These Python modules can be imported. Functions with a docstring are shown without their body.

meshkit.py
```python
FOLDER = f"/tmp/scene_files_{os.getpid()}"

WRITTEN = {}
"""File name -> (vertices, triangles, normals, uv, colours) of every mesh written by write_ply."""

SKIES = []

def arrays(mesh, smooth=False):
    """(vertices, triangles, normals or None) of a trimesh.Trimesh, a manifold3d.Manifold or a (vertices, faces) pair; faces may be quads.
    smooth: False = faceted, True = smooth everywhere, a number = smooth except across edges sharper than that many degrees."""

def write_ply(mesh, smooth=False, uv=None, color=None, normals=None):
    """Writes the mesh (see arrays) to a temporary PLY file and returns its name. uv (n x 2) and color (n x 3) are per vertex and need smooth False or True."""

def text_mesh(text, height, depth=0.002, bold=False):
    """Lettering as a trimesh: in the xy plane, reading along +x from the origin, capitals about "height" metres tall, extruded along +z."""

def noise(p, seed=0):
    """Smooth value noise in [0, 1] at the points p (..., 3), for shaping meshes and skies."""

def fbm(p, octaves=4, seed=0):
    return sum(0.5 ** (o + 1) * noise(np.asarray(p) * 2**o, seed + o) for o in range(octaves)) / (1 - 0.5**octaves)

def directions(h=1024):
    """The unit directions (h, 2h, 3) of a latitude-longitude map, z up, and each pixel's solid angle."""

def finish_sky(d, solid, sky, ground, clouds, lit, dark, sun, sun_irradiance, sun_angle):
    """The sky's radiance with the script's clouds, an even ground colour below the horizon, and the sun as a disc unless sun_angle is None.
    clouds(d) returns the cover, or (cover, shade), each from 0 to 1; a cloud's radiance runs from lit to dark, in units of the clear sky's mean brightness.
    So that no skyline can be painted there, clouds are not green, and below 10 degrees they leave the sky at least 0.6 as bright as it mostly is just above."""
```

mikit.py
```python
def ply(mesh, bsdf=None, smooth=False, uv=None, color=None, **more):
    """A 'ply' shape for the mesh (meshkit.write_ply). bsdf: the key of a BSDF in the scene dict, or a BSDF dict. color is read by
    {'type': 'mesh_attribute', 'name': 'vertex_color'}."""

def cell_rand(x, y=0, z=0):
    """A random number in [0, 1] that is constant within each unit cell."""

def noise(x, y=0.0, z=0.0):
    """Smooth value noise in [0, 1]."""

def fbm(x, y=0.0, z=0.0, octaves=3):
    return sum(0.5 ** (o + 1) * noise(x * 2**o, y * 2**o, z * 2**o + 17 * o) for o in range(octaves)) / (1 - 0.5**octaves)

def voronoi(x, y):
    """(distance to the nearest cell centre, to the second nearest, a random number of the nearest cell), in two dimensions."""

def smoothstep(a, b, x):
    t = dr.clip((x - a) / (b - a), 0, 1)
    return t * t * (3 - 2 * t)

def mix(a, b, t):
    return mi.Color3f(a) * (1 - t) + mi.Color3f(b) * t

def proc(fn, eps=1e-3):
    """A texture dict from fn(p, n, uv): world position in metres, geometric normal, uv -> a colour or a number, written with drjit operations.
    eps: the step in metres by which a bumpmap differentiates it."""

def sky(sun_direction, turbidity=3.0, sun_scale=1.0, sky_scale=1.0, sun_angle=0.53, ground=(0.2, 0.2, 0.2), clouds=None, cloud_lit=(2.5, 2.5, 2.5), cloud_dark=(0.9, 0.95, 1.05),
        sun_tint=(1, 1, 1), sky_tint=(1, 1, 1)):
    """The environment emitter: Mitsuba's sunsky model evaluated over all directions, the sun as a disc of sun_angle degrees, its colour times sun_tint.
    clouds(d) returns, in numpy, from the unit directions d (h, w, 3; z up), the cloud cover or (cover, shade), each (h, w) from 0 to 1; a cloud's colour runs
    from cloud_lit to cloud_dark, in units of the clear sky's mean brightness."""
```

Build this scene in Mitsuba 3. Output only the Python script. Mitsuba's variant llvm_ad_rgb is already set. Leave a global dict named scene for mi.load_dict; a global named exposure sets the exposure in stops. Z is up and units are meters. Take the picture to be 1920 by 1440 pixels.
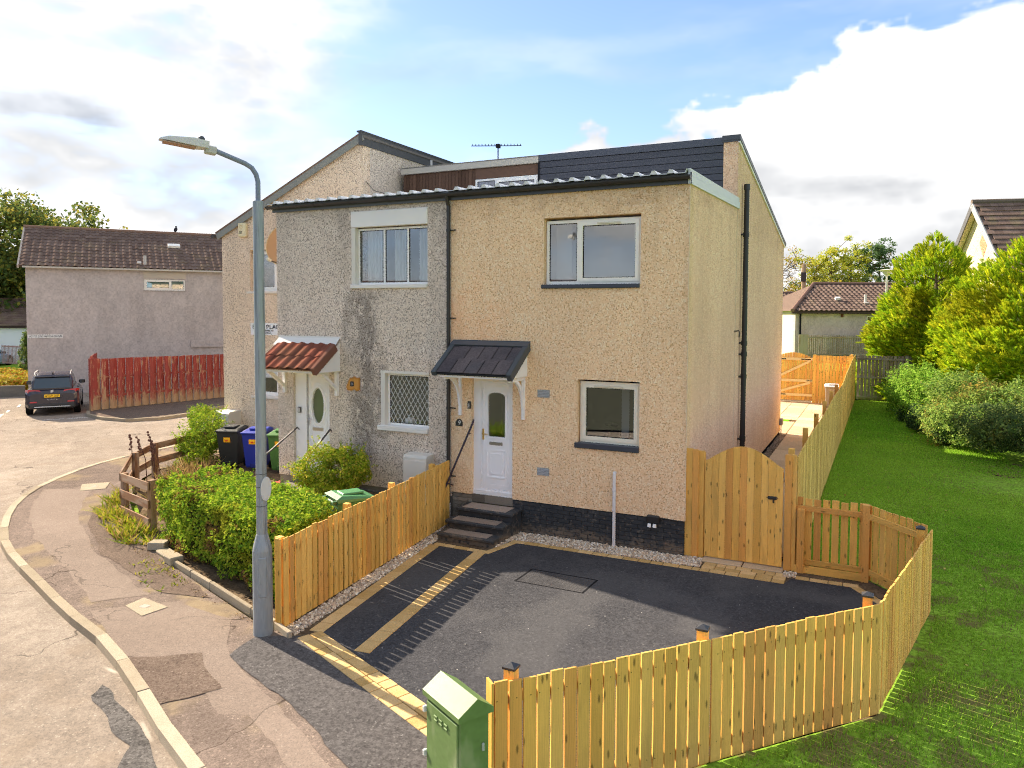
import math, numpy as np, trimesh, mitsuba as mi, drjit as dr, mikit, meshkit
from shapely.geometry import Polygon, Point, LineString, box as sbox
from shapely import affinity, contains_xy
from mikit import noise, fbm, voronoi, cell_rand, smoothstep, mix

scene, labels = {}, {}
T = mi.ScalarTransform4f
# ------------------------------------------------------------------ camera, light, exposure
EYE = np.array([2.79173, -12.16675, 4.05696])
YAW, PITCH, ROLL = math.radians(-26.17), math.radians(2.73), math.radians(0.24)
FW = np.array([math.sin(YAW) * math.cos(PITCH), math.cos(YAW) * math.cos(PITCH), -math.sin(PITCH)])
_r = np.array([math.cos(YAW), -math.sin(YAW), 0]); _u = np.cross(_r, FW)
UP = _u * math.cos(ROLL) - _r * math.sin(ROLL)
scene['camera'] = {'type': 'perspective', 'fov': 2 * math.degrees(math.atan(960 / 1400)), 'fov_axis': 'x', 'near_clip': 0.05, 'far_clip': 2000.0,
                   'principal_point_offset_y': (720 - 648.4) / 1440,
                   'to_world': T().look_at(origin=EYE.tolist(), target=(EYE + FW).tolist(), up=UP.tolist())}
SUN = np.array([-1.62, 0.42, 1.0])
exposure = 3.92


def clouds(d):
    az = np.degrees(np.arctan2(d[..., 0], d[..., 1])); el = np.degrees(np.arcsin(np.clip(d[..., 2], -1, 1)))
    q = np.stack([d[..., 0], d[..., 1], d[..., 2] * 1.9], -1)
    sm = lambda a, b, x: (lambda t: t * t * (3 - 2 * t))(np.clip((x - a) / (b - a), 0, 1))
    bil = lambda p, o, s: sum(.55 ** k * np.abs(2 * meshkit.noise(p * 2.03 ** k, s + k) - 1) for k in range(o)) / sum(.55 ** k for k in range(o))     # billows
    warp = q + .10 * (np.stack([meshkit.fbm(q * 4 + i * 7.0, 4, 60 + i) for i in range(3)], -1) - .5)
    f = meshkit.fbm(warp * 3.4 + 5.0, 6, 3); big = meshkit.fbm(q * 1.2 + 2.0, 4, 11)
    puff = 1 - bil(warp * 7.0 + 1.0, 6, 31); puff2 = 1 - bil(warp * 4.0 + 17.0, 6, 71)
    st = np.stack([d[..., 0] * 2.6 + d[..., 1] * 1.2, d[..., 1] * 2.6 - d[..., 0] * 1.2, d[..., 2] * 15 + 1.2 * big], -1)
    wisp = meshkit.fbm(st + 9.0 + 1.2 * (f[..., None] - .5), 7, 21); fleck = meshkit.fbm(st * 4.5 + 3, 5, 27)
    base = sm(.50, .64, big * .40 + f * .40 + puff * .26)                                   # broken cumulus everywhere
    top = 9.0 + 6.3 * sm(-30, -4, az) + 2.6 * np.sin(np.radians(az * 9 + 40)) + (f - .5) * 13 + (puff - .62) * 15
    bank = sm(-.7, .9, top - el) * sm(-28, -20, az + (f - .5) * 18 + (puff - .6) * 10) * (1 - sm(75, 100, az))      # heaped bank in the north-east
    sheet = sm(.60, .74, wisp * .62 + fleck * .22 + big * .16 + .13 * sm(-36, -52, az) - .25 * sm(-38, -30, az + (f - .5) * 10 - (el - 14) * .9)) * sm(-14, -34, az) * (1 - sm(120, 150, -az))
    left = sm(.59, .69, puff2 * .5 + f * .5 + .10 * sm(14, 8, el) - .12 * sm(16, 20, el)) * sm(-34, -44, az + (f - .5) * 14) * sm(19, 14, el + (f - .5) * 8) * (1 - sm(90, 120, -az))
    lane = sm(-47, -36, az + (el - 14) * -.6) * (1 - sm(4, 22, az)) * sm(6, 11, el)          # clear lane between sheet and bank
    low = sm(12, 4, el) * sm(.46, .60, f * .6 + puff2 * .4) * .5
    veil = sm(.50, .75, wisp) * .5
    cover = np.maximum.reduce([base * (1 - lane), bank, sheet * .92, left * .96, low, veil * (1 - .55 * lane)])
    s2 = meshkit.fbm(warp * 2.3 + 31.0, 5, 8); body = sm(.5, 7, top - el) * bank
    sunward = sm(-28, -60, az) * sm(2, 12, el)
    shade = .30 + 2.3 * (s2 - .47) + 1.5 * (.62 - puff) + .9 * (.62 - puff2) + .12 * body - .0 * sunward + 1.7 * np.clip(meshkit.fbm(q * 2.9 + 44.0, 4, 90) - .46, 0, 1) * sm(-25, -50, az)
    return cover, np.clip(shade + .10, 0, 1)


scene['sky'] = mikit.sky(SUN.tolist(), turbidity=2.2, sun_scale=0.70, sky_scale=1.0, sun_angle=0.53, clouds=clouds, cloud_lit=(2.15, 2.14, 2.12), cloud_dark=(0.92, 0.96, 1.03),
                         sun_tint=(0.92, 0.99, 1.14), sky_tint=(0.50, 0.475, 0.53), ground=(0.22, 0.21, 0.17))

# ------------------------------------------------------------------ materials


def rgb(*c): return {'type': 'rgb', 'value': list(c)}


def mat(name, base, rough=0.6, spec=0.5, metal=0.0, two=True, **more):
    b = {'type': 'principled', 'base_color': base, 'roughness': rough, 'specular': spec, 'metallic': metal, **more}
    scene[name] = {'type': 'twosided', 'bsdf': b} if two else b


def matt(name, base): scene[name] = {'type': 'twosided', 'bsdf': {'type': 'diffuse', 'reflectance': base}}


VC = {'type': 'mesh_attribute', 'name': 'vertex_color'}
matt('vc', VC)
mat('vc_satin', VC, 0.42, 0.5)
mat('vc_gloss', VC, 0.15, 0.6, clearcoat=0.6, clearcoat_gloss=0.9)
mat('vc_metal', VC, 0.38, 0.5, 0.85)
scene['leaf'] = {'type': 'principledthin', 'base_color': VC, 'roughness': 0.5, 'diff_trans': 0.75, 'spec_trans': 0.0, 'eta': 1.4}
scene['leaf_cloth'] = {'type': 'principledthin', 'base_color': VC, 'roughness': 0.9, 'diff_trans': 1.0, 'spec_trans': 0.0, 'eta': 1.3}
scene['glass'] = {'type': 'thindielectric', 'int_ior': 2.1, 'ext_ior': 1.0}


def dash(c0, c1, c2, dark, amount, stain=None):
    """Dry-dash render: chips of three colours bedded in mortar, seen on the two wall directions."""
    def fn(p, n, uv):
        s = dr.select(dr.abs(n.x) > 0.6, p.y, dr.select(dr.abs(n.y) > 0.35, p.x, p.x + p.y)); t = p.z + dr.select(dr.abs(n.z) > .7, p.y, 0.0)
        d1, d2, r = voronoi(s * 56.0, t * 56.0)
        c = mix(c0, c1, smoothstep(0.25, 0.75, r))
        c = dr.select(r > 0.86, mi.Color3f(*c2), c)
        c = dr.select(r < amount, mi.Color3f(*dark), c)
        c = c * (1.0 - 0.17 * smoothstep(0.05, 0.0, d2 - d1))
        fine = cell_rand(dr.floor(s * 110), dr.floor(t * 110), 5)
        c = c * (0.90 + 0.22 * fine)
        patch = fbm(s * 0.9 + 3, t * 0.8, 0.0, 4)
        c = c * (0.90 + 0.20 * patch)
        streak = fbm(s * 5.5, t * 0.35, 2.0, 3)
        c = c * (1.0 - 0.07 * smoothstep(0.52, 0.75, streak))
        if stain is not None:
            c = c * stain(s, t, p, n)
        return dr.clip(c, 0.01, 0.9)
    return mikit.proc(fn)


def grey_stain(s, t, p, n):
    # black algae runs below the window sill corner and under the gutter, as on the real wall
    front = dr.select(p.y < 1.0, 1.0, 0.0)
    wob = (fbm(s * 3, t * 1.1, 4.0, 3) - 0.5) * 0.55
    grain = fbm(s * 16, t * 9, 1.0, 3)
    run = smoothstep(0.62, 0.14, dr.abs(s + 6.47 + wob * 1.1)) * smoothstep(4.55, 4.25, t) * smoothstep(0.3, 1.5, t + (grain - .5))
    run = run * smoothstep(0.30, 0.70, grain + 0.15 + 0.25 * (cell_rand(dr.floor(s * 56), dr.floor(t * 56), 7) - 0.5))
    top = smoothstep(5.2, 6.2, t + (fbm(s * 4, t, 0.0, 3) - 0.5) * 1.3) * 0.5
    r2 = smoothstep(0.35, 0.05, dr.abs(s + 4.75 + wob * .6)) * 0.45
    r3 = smoothstep(0.30, 0.02, dr.abs(s + 7.05 + wob * .6)) * smoothstep(4.2, 6.0, t) * 0.7
    k = dr.clip(run * 0.62 + top * grain * .4 + r2 * grain * .55 + r3 * grain * .5, 0, 0.66) * 0.82 * front
    return mi.Color3f(1 - k, 1 - k, 1 - k * 0.97)


def beige_stain(s, t, p, n):
    front = dr.select(p.y < 0.2, 1.0, 0.0)
    g = fbm(s * 7, t * 7, 3.0, 3)
    a = smoothstep(0.9, 0.2, dr.abs(t - 3.75) + (fbm(s * 2, t * 2, 0.0, 3) - 0.5) * 1.6) * smoothstep(-3.0, -3.9, s) * front
    grime = smoothstep(5.75, 6.1, t + (g - 0.5) * 0.9) * 0.22
    side = smoothstep(0.45, 0.75, fbm(s * 1.6, t * 0.25, 8.0, 4)) * 0.07 * (1 - front)
    k = grime * g + side * (0.5 + g * .6)
    return mi.Color3f(1 - k * 0.9 + 0.03 * a, 1 - k - 0.14 * a * g, 1 - k - 0.22 * a * g)


matt('dash_beige', dash((0.78, 0.535, 0.315), (0.84, 0.61, 0.385), (0.88, 0.72, 0.52), (0.58, 0.375, 0.20), 0.13, beige_stain))
matt('dash_gable_bounce_tint', dash((0.80, 0.535, 0.355), (0.86, 0.61, 0.42), (0.90, 0.73, 0.55), (0.60, 0.38, 0.24), 0.12, beige_stain))  # same render as dash_beige, pinker to offset green light bounced off the lawn
matt('dash_grey', dash((0.57, 0.485, 0.40), (0.66, 0.575, 0.485), (0.78, 0.705, 0.615), (0.31, 0.26, 0.21), 0.19, grey_stain))
matt('dash_tan', dash((0.66, 0.52, 0.385), (0.74, 0.60, 0.46), (0.83, 0.71, 0.57), (0.36, 0.27, 0.195), 0.16))


def far_dash(p, n, uv):
    s = p.x + p.y * 0.7
    g = cell_rand(dr.floor(s * 14), dr.floor(p.z * 14), 2)
    h = fbm(s * 0.6, p.z * 0.7, 1.0, 4); f = fbm(s * 6, p.z * 5, 3.0, 3)
    c = mix((0.42, 0.365, 0.34), (0.53, 0.47, 0.44), h)
    return c * (0.78 + 0.20 * g + 0.24 * f) * (1 - 0.08 * smoothstep(0.55, 0.75, fbm(s * 1.5, p.z * .5, 7., 3)))


matt('dash_far', mikit.proc(far_dash))


def wood(a, b, c, knot=1.0, grey=None):
    """Sawn timber: uv.x = 10 * board number + metres across, uv.y = metres along the grain."""
    def fn(p, n, uv):
        k = dr.floor(uv.x / 10.0 + 0.5); u = uv.x - k * 10.0; v = uv.y
        r1, r2, r3 = cell_rand(k, 1), cell_rand(k, 2), cell_rand(k, 3)
        col = mix(a, b, r1)
        col = dr.select(r2 > 0.80, mix(col, c, 0.75), col) * (0.88 + 0.20 * cell_rand(k, 5))
        wob = (fbm(u * 9 + k * 7, v * 1.7, 1.0, 3) - 0.5) * 0.05
        ring = dr.abs(dr.sin((u + wob) * (130 + 110 * r3) + k))
        grain = fbm(u * 150 + k * 31, v * 5.5, 0.0, 3)
        col = col * (0.80 + 0.16 * ring + 0.20 * grain)
        d1, d2, kr = voronoi(u * 9 + k * 13.7, v * 2.7 + k * 3.1)
        eye = smoothstep(0.14, 0.05, d1) * dr.select(kr > 0.45, 1.0, 0.0) * knot
        col = col * (1 - 0.62 * eye)
        nail = smoothstep(0.0075, 0.004, dr.sqrt(dr.square(u - 0.27 - 0.022 * dr.select(r3 > .5, 1.0, -1.0)) + dr.square(dr.abs(v - 0.58) - 0.40)))
        col = col * (1 - 0.75 * nail)
        damp = smoothstep(0.55, 0.75, fbm(u * 5 + k * 3, v * 1.3, 7.0, 4)) * dr.select(r3 > 0.35, 0.35, 0.10)
        col = mix(col, (0.36, 0.22, 0.06), damp)
        col = col * (0.86 + 0.28 * fbm(u * 6 + k, v * 0.8, 5.0, 3))
        if grey is not None:
            col = mix(col, grey, dr.clip(smoothstep(0.42, 0.62, fbm(u * 14 + k * 5, v * 2.0, 9.0, 4)) * 0.75, 0, 1))
        return dr.clip(col, 0.01, 0.9)
    return mikit.proc(fn)


mat('wood_new', wood((0.66, 0.365, 0.075), (0.74, 0.455, 0.12), (0.60, 0.29, 0.075)), 0.75, 0.3)
mat('wood_side', wood((0.58, 0.39, 0.10), (0.65, 0.455, 0.135), (0.50, 0.32, 0.085), 0.7), 0.8, 0.25)
mat('wood_pale', rgb(.74, .56, .27), 0.8, 0.2)
mat('wood_brown', wood((0.17, 0.085, 0.045), (0.23, 0.12, 0.065), (0.26, 0.16, 0.10), 0.5, (0.30, 0.22, 0.16)), 0.85, 0.2)
mat('wood_grey', wood((0.20, 0.16, 0.115), (0.27, 0.22, 0.16), (0.30, 0.24, 0.15), 0.5, (0.32, 0.29, 0.24)), 0.9, 0.15)


def red_paint(p, n, uv):
    k = dr.floor(uv.x / 10.0 + 0.5); u = uv.x - k * 10.0; v = uv.y
    r = cell_rand(k, 1)
    c = mix((0.235, 0.042, 0.034), (0.30, 0.064, 0.05), r)
    g = fbm(u * 30 + k * 5, v * 4, 0.0, 4)
    bare = mix((0.34, 0.22, 0.12), (0.42, 0.30, 0.18), g)
    # paint flaked from the feet of the boards and along odd edges, down to grey-brown timber
    k2 = smoothstep(0.60, 0.10, v + (g - 0.5) * 1.2 + (r - 0.5) * 0.3) + 0.8 * smoothstep(0.62, 0.78, g + 0.18 * dr.select(r > .82, 1.0, 0.0))
    return mix(c * (0.8 + 0.4 * g), bare, dr.clip(k2, 0, 0.92))


mat('wood_red', mikit.proc(red_paint), 0.8, 0.2)


def asphalt(a, b, fleck, contrast, scale=95.0, seams=0.0, tint=None):
    def fn(p, n, uv):
        g = cell_rand(dr.floor(p.x * scale), dr.floor(p.y * scale), 1); g2 = cell_rand(dr.floor(p.x * scale * .47 + 3), dr.floor(p.y * scale * .47), 4)
        g3 = noise(p.x * 24, p.y * 24, 1.0)
        h = fbm(p.x * 0.55, p.y * 0.55, 2.0, 4); h2 = fbm(p.x * 3.2, p.y * 3.2, 5.0, 3)
        c = mix(a, b, dr.clip(h * 0.9 + (h2 - 0.5) * 0.6, 0, 1))
        c = c * (1 - contrast + contrast * (0.9 * g + 0.7 * g2 + 0.4 * g3))
        c = dr.select(cell_rand(dr.floor(p.x * 60), dr.floor(p.y * 60), 9) > 0.985, mix(c, fleck, 0.32), c)
        if seams > 0:
            d1, d2, r = voronoi(p.x * 0.38 + 0.4 * fbm(p.x * 2, p.y * 2, 0.0, 3), p.y * 0.38 + 0.4 * fbm(p.x * 2, p.y * 2, 6.0, 3))
            crack = smoothstep(0.016, 0.002, d2 - d1) * smoothstep(0.42, 0.55, fbm(p.x * .8, p.y * .8, 3., 3))
            c = c * (1 - seams * crack)
            c = c * (0.90 + 0.2 * r)
        if tint is not None:
            c = tint(c, p)
        return dr.clip(c, 0.005, 0.9)
    return mikit.proc(fn)


def road_tint(c, p):
    # worn wheel path and old cross-joint repairs
    s = p.x * 0.93 - p.y * 0.37; t = p.y * 0.93 + p.x * 0.37
    j = dr.abs(fbm(s * 0.5, 1.0, 0.0, 3) * 0.5 + t - 0.25 - 1.35 * dr.floor((t + 0.4) / 1.35 + 0.5))
    line = smoothstep(0.035, 0.006, j) * smoothstep(0.50, 0.60, fbm(s * 0.9, t * 0.2, 3.0, 3)) * dr.select(p.y < -6.0, 1.0, 0.0)
    moss = smoothstep(0.60, 0.75, fbm(p.x * 1.7, p.y * 1.7, 11.0, 4))
    c = mix(c, (0.25, 0.195, 0.145), moss * 0.30)
    c = c * (0.94 + 0.10 * smoothstep(0.42, 0.60, fbm(p.x * 5, p.y * 5, 4.0, 4)))
    return mix(c, (0.60, 0.55, 0.47), line * 0.75)


def pave_tint(c, p):
    moss = smoothstep(0.56, 0.72, fbm(p.x * 1.3 + 4, p.y * 1.3, 15.0, 4))
    c = mix(c, (0.30, 0.235, 0.14), moss * 0.55)
    worn = smoothstep(0.48, 0.60, fbm(p.x * 7, p.y * 7, 3.0, 4))
    return c * (0.93 + 0.12 * worn)


matt('road', asphalt((0.25, 0.208, 0.172), (0.335, 0.288, 0.242), (0.6, 0.55, 0.48), 0.30, 80, 0.55, road_tint))
matt('pavement', asphalt((0.165, 0.13, 0.11), (0.225, 0.18, 0.155), (0.5, 0.42, 0.35), 0.38, 95, 0.6, pave_tint))
matt('trench', asphalt((0.215, 0.172, 0.145), (0.262, 0.212, 0.18), (0.4, 0.36, 0.32), 0.24, 110, 0.35))
matt('brown_patch', asphalt((0.125, 0.095, 0.078), (0.175, 0.135, 0.11), (0.4, 0.33, 0.27), 0.50, 85, 0.0))


def drive_tint(c, p):
    d = smoothstep(0.45, 0.70, fbm(p.x * 1.1, p.y * 1.1, 9.0, 4))
    c = mix(c, (0.12, 0.118, 0.12), d * 0.3)
    d1, d2, r = voronoi(p.x * 2.6, p.y * 2.6)
    return dr.select((d1 < 0.022 * r) & (r > 0.80), mi.Color3f(0.42, 0.41, 0.39), c)


matt('tarmac', asphalt((0.052, 0.053, 0.059), (0.073, 0.073, 0.079), (0.22, 0.22, 0.22), 0.46, 78, 0.0, drive_tint))
matt('patch_grey', asphalt((0.10, 0.094, 0.09), (0.16, 0.148, 0.14), (0.34, 0.32, 0.3), 0.62, 62, 0.0))
matt('tarmac_new', asphalt((0.085, 0.08, 0.08), (0.115, 0.108, 0.107), (0.32, 0.31, 0.30), 0.52, 62, 0.0))


def stone_fn(a, b, sc=1.0):
    def fn(p, n, uv):
        q = fbm(p.x * 9 * sc, p.y * 9 * sc, p.z * 9 * sc, 4); g = cell_rand(dr.floor(p.x * 120), dr.floor(p.y * 120), dr.floor(p.z * 120))
        k = cell_rand(dr.floor(uv.x + 0.5), 3, 1)
        c = mix(a, b, dr.clip(q * 0.7 + (k - 0.35) * 0.75, 0, 1))
        return c * (0.84 + 0.22 * g + 0.12 * (k - .5))
    return mikit.proc(fn)


matt('paver', stone_fn((0.50, 0.33, 0.13), (0.66, 0.47, 0.24)))
matt('slab', stone_fn((0.56, 0.43, 0.28), (0.66, 0.52, 0.36), 0.4))
matt('kerb', stone_fn((0.32, 0.27, 0.20), (0.45, 0.39, 0.30), 0.7))
matt('step_top', stone_fn((0.28, 0.22, 0.18), (0.38, 0.31, 0.26)))


def worn_black(p, n, uv):
    s = p.x + p.y
    q = fbm(s * 5, p.z * 9, 1.0, 4); r = fbm(s * 22, p.z * 22, 4.0, 3)
    c = mix((0.018, 0.022, 0.028), (0.042, 0.048, 0.055), q)
    wear = smoothstep(0.66, 0.74, r) * 0.5
    soil = smoothstep(0.24, 0.03, p.z + (q - 0.5) * 0.34)      # splashed dry soil and cement on the lowest courses
    c = mix(c, (0.20, 0.165, 0.13), wear * 0.6)
    return mix(c, (0.175, 0.14, 0.105), soil * 0.75 * smoothstep(0.3, 0.6, r + .1))


mat('plinth_black', mikit.proc(worn_black), 0.55, 0.4)
matt('plinth_grey', stone_fn((0.12, 0.11, 0.095), (0.25, 0.225, 0.19), 0.5))


def soil_fn(p, n, uv):
    q = fbm(p.x * 6, p.y * 6, 0.0, 4); g = noise(p.x * 40, p.y * 40, 2.0)
    return mix((0.075, 0.052, 0.035), (0.20, 0.15, 0.10), q) * (0.6 + 0.7 * g)


def lawn_fn(p, n, uv):
    q = fbm(p.x * 0.7, p.y * 0.7, 0.0, 4); g = noise(p.x * 30, p.y * 30, 2.0); h = fbm(p.x * 4, p.y * 4, 7.0, 3)
    c = mix((0.16, 0.31, 0.03), (0.25, 0.40, 0.05), q) * (0.6 + 0.8 * g)
    far = dr.select(p.y > 30, 1.0, 0.0)
    bare = smoothstep(0.50, 0.64, h * .6 + .4 * fbm(p.x * 1.1 + 9, p.y * .6, 3.0, 4)) * dr.select(p.y < 3.0, 1.0, 0.25)
    return mix(c, (0.16, 0.115, 0.06), bare * 0.8)


matt('soil', mikit.proc(soil_fn))
matt('verge_grass', rgb(.075, .08, .06))
matt('lawn_base', mikit.proc(lawn_fn))


def galv_fn(p, n, uv):
    a = dr.atan2(p.y + 5.31, p.x + 4.03)
    q = fbm(a * 3.0, p.z * 5, 1.0, 4); d1, d2, r = voronoi(a * 7, p.z * 9)
    c = mix((0.20, 0.235, 0.27), (0.33, 0.365, 0.39), q * .7 + .3 * r)
    return c * (1 - 0.3 * smoothstep(0.60, 0.72, fbm(a * 2, p.z * 1.2, 7.0, 4)))


mat('galvanised', mikit.proc(galv_fn), 0.5, 0.5, 0.35)


def cabinet_fn(p, n, uv):
    q = fbm(p.x * 5, p.y * 5, p.z * 1.5, 4); r = fbm(p.x * 30, p.y * 30, p.z * 30, 3)
    c = mix((0.085, 0.16, 0.045), (0.14, 0.215, 0.075), q)
    return mix(c * (0.88 + 0.24 * r), (0.30, 0.34, 0.20), smoothstep(0.63, 0.78, q) * 0.5)


mat('cabinet_paint', mikit.proc(cabinet_fn), 0.5, 0.3)


def tile_fn(a, b, moss, amt):
    def fn(p, n, uv):
        k = cell_rand(dr.floor(uv.x + 0.5), 2, 1); q = fbm(p.x * 5, p.y * 5, p.z * 5, 4); r = noise(p.x * 45, p.y * 45, p.z * 45)
        c = mix(a, b, dr.clip(0.5 * q + 0.6 * k, 0, 1)) * (0.75 + 0.5 * r)
        return mix(c, moss, smoothstep(0.60 - amt * 0.25, 0.72, fbm(p.x * 2.2, p.y * 2.2, p.z * 2.2, 4)) * amt)
    return mikit.proc(fn)


matt('tile_brown', tile_fn((0.115, 0.08, 0.068), (0.21, 0.155, 0.13), (0.26, 0.21, 0.13), 0.25))
matt('tile_red', tile_fn((0.15, 0.05, 0.035), (0.235, 0.092, 0.066), (0.16, 0.09, 0.06), 0.6))
matt('tile_slate', tile_fn((0.050, 0.048, 0.058), (0.15, 0.125, 0.125), (0.07, 0.085, 0.10), 0.3))
matt('tile_plain', tile_fn((0.125, 0.085, 0.07), (0.215, 0.155, 0.13), (0.26, 0.22, 0.12), 0.35))


def clad_fn(p, n, uv):
    q = fbm(p.x * 1.1, p.z * 26, 1.0, 4)
    return mix((0.040, 0.044, 0.062), (0.062, 0.068, 0.090), q)


mat('cladding_dark', mikit.proc(clad_fn), 0.6, 0.35)


def bark_fn(p, n, uv):
    q = fbm(p.x * 9, p.y * 9, p.z * 3, 4)
    return mix((0.07, 0.05, 0.035), (0.20, 0.155, 0.115), q)


matt('bark', mikit.proc(bark_fn))



def cream_fn(p, n, uv):
    q = fbm(p.x * 2, p.y * 2, p.z * 2, 4); g = cell_rand(dr.floor((p.x + p.y) * 25), dr.floor(p.z * 25), 1)
    return mix((0.60, 0.50, 0.31), (0.70, 0.61, 0.41), q) * (0.88 + 0.2 * g)


matt('gable_cream', mikit.proc(cream_fn))

# ------------------------------------------------------------------ mesh helpers


class Fr:
    """A local frame: origin and three axes."""
    def __init__(self, o=(0, 0, 0), x=(1, 0, 0), y=(0, 1, 0), z=(0, 0, 1)):
        self.o = np.array(o, float); self.m = np.array([x, y, z], float)

    def __call__(self, p): return self.o + np.asarray(p, float) @ self.m


W = Fr()


def frame2(a, b, z=0.0):
    """x along a->b on the ground, y to its left, z up."""
    a, b = np.array(a[:2], float), np.array(b[:2], float); d = (b - a) / np.linalg.norm(b - a)
    return Fr((a[0], a[1], z), (d[0], d[1], 0), (-d[1], d[0], 0), (0, 0, 1)), float(np.linalg.norm(b - a))


_id = [0]


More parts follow.
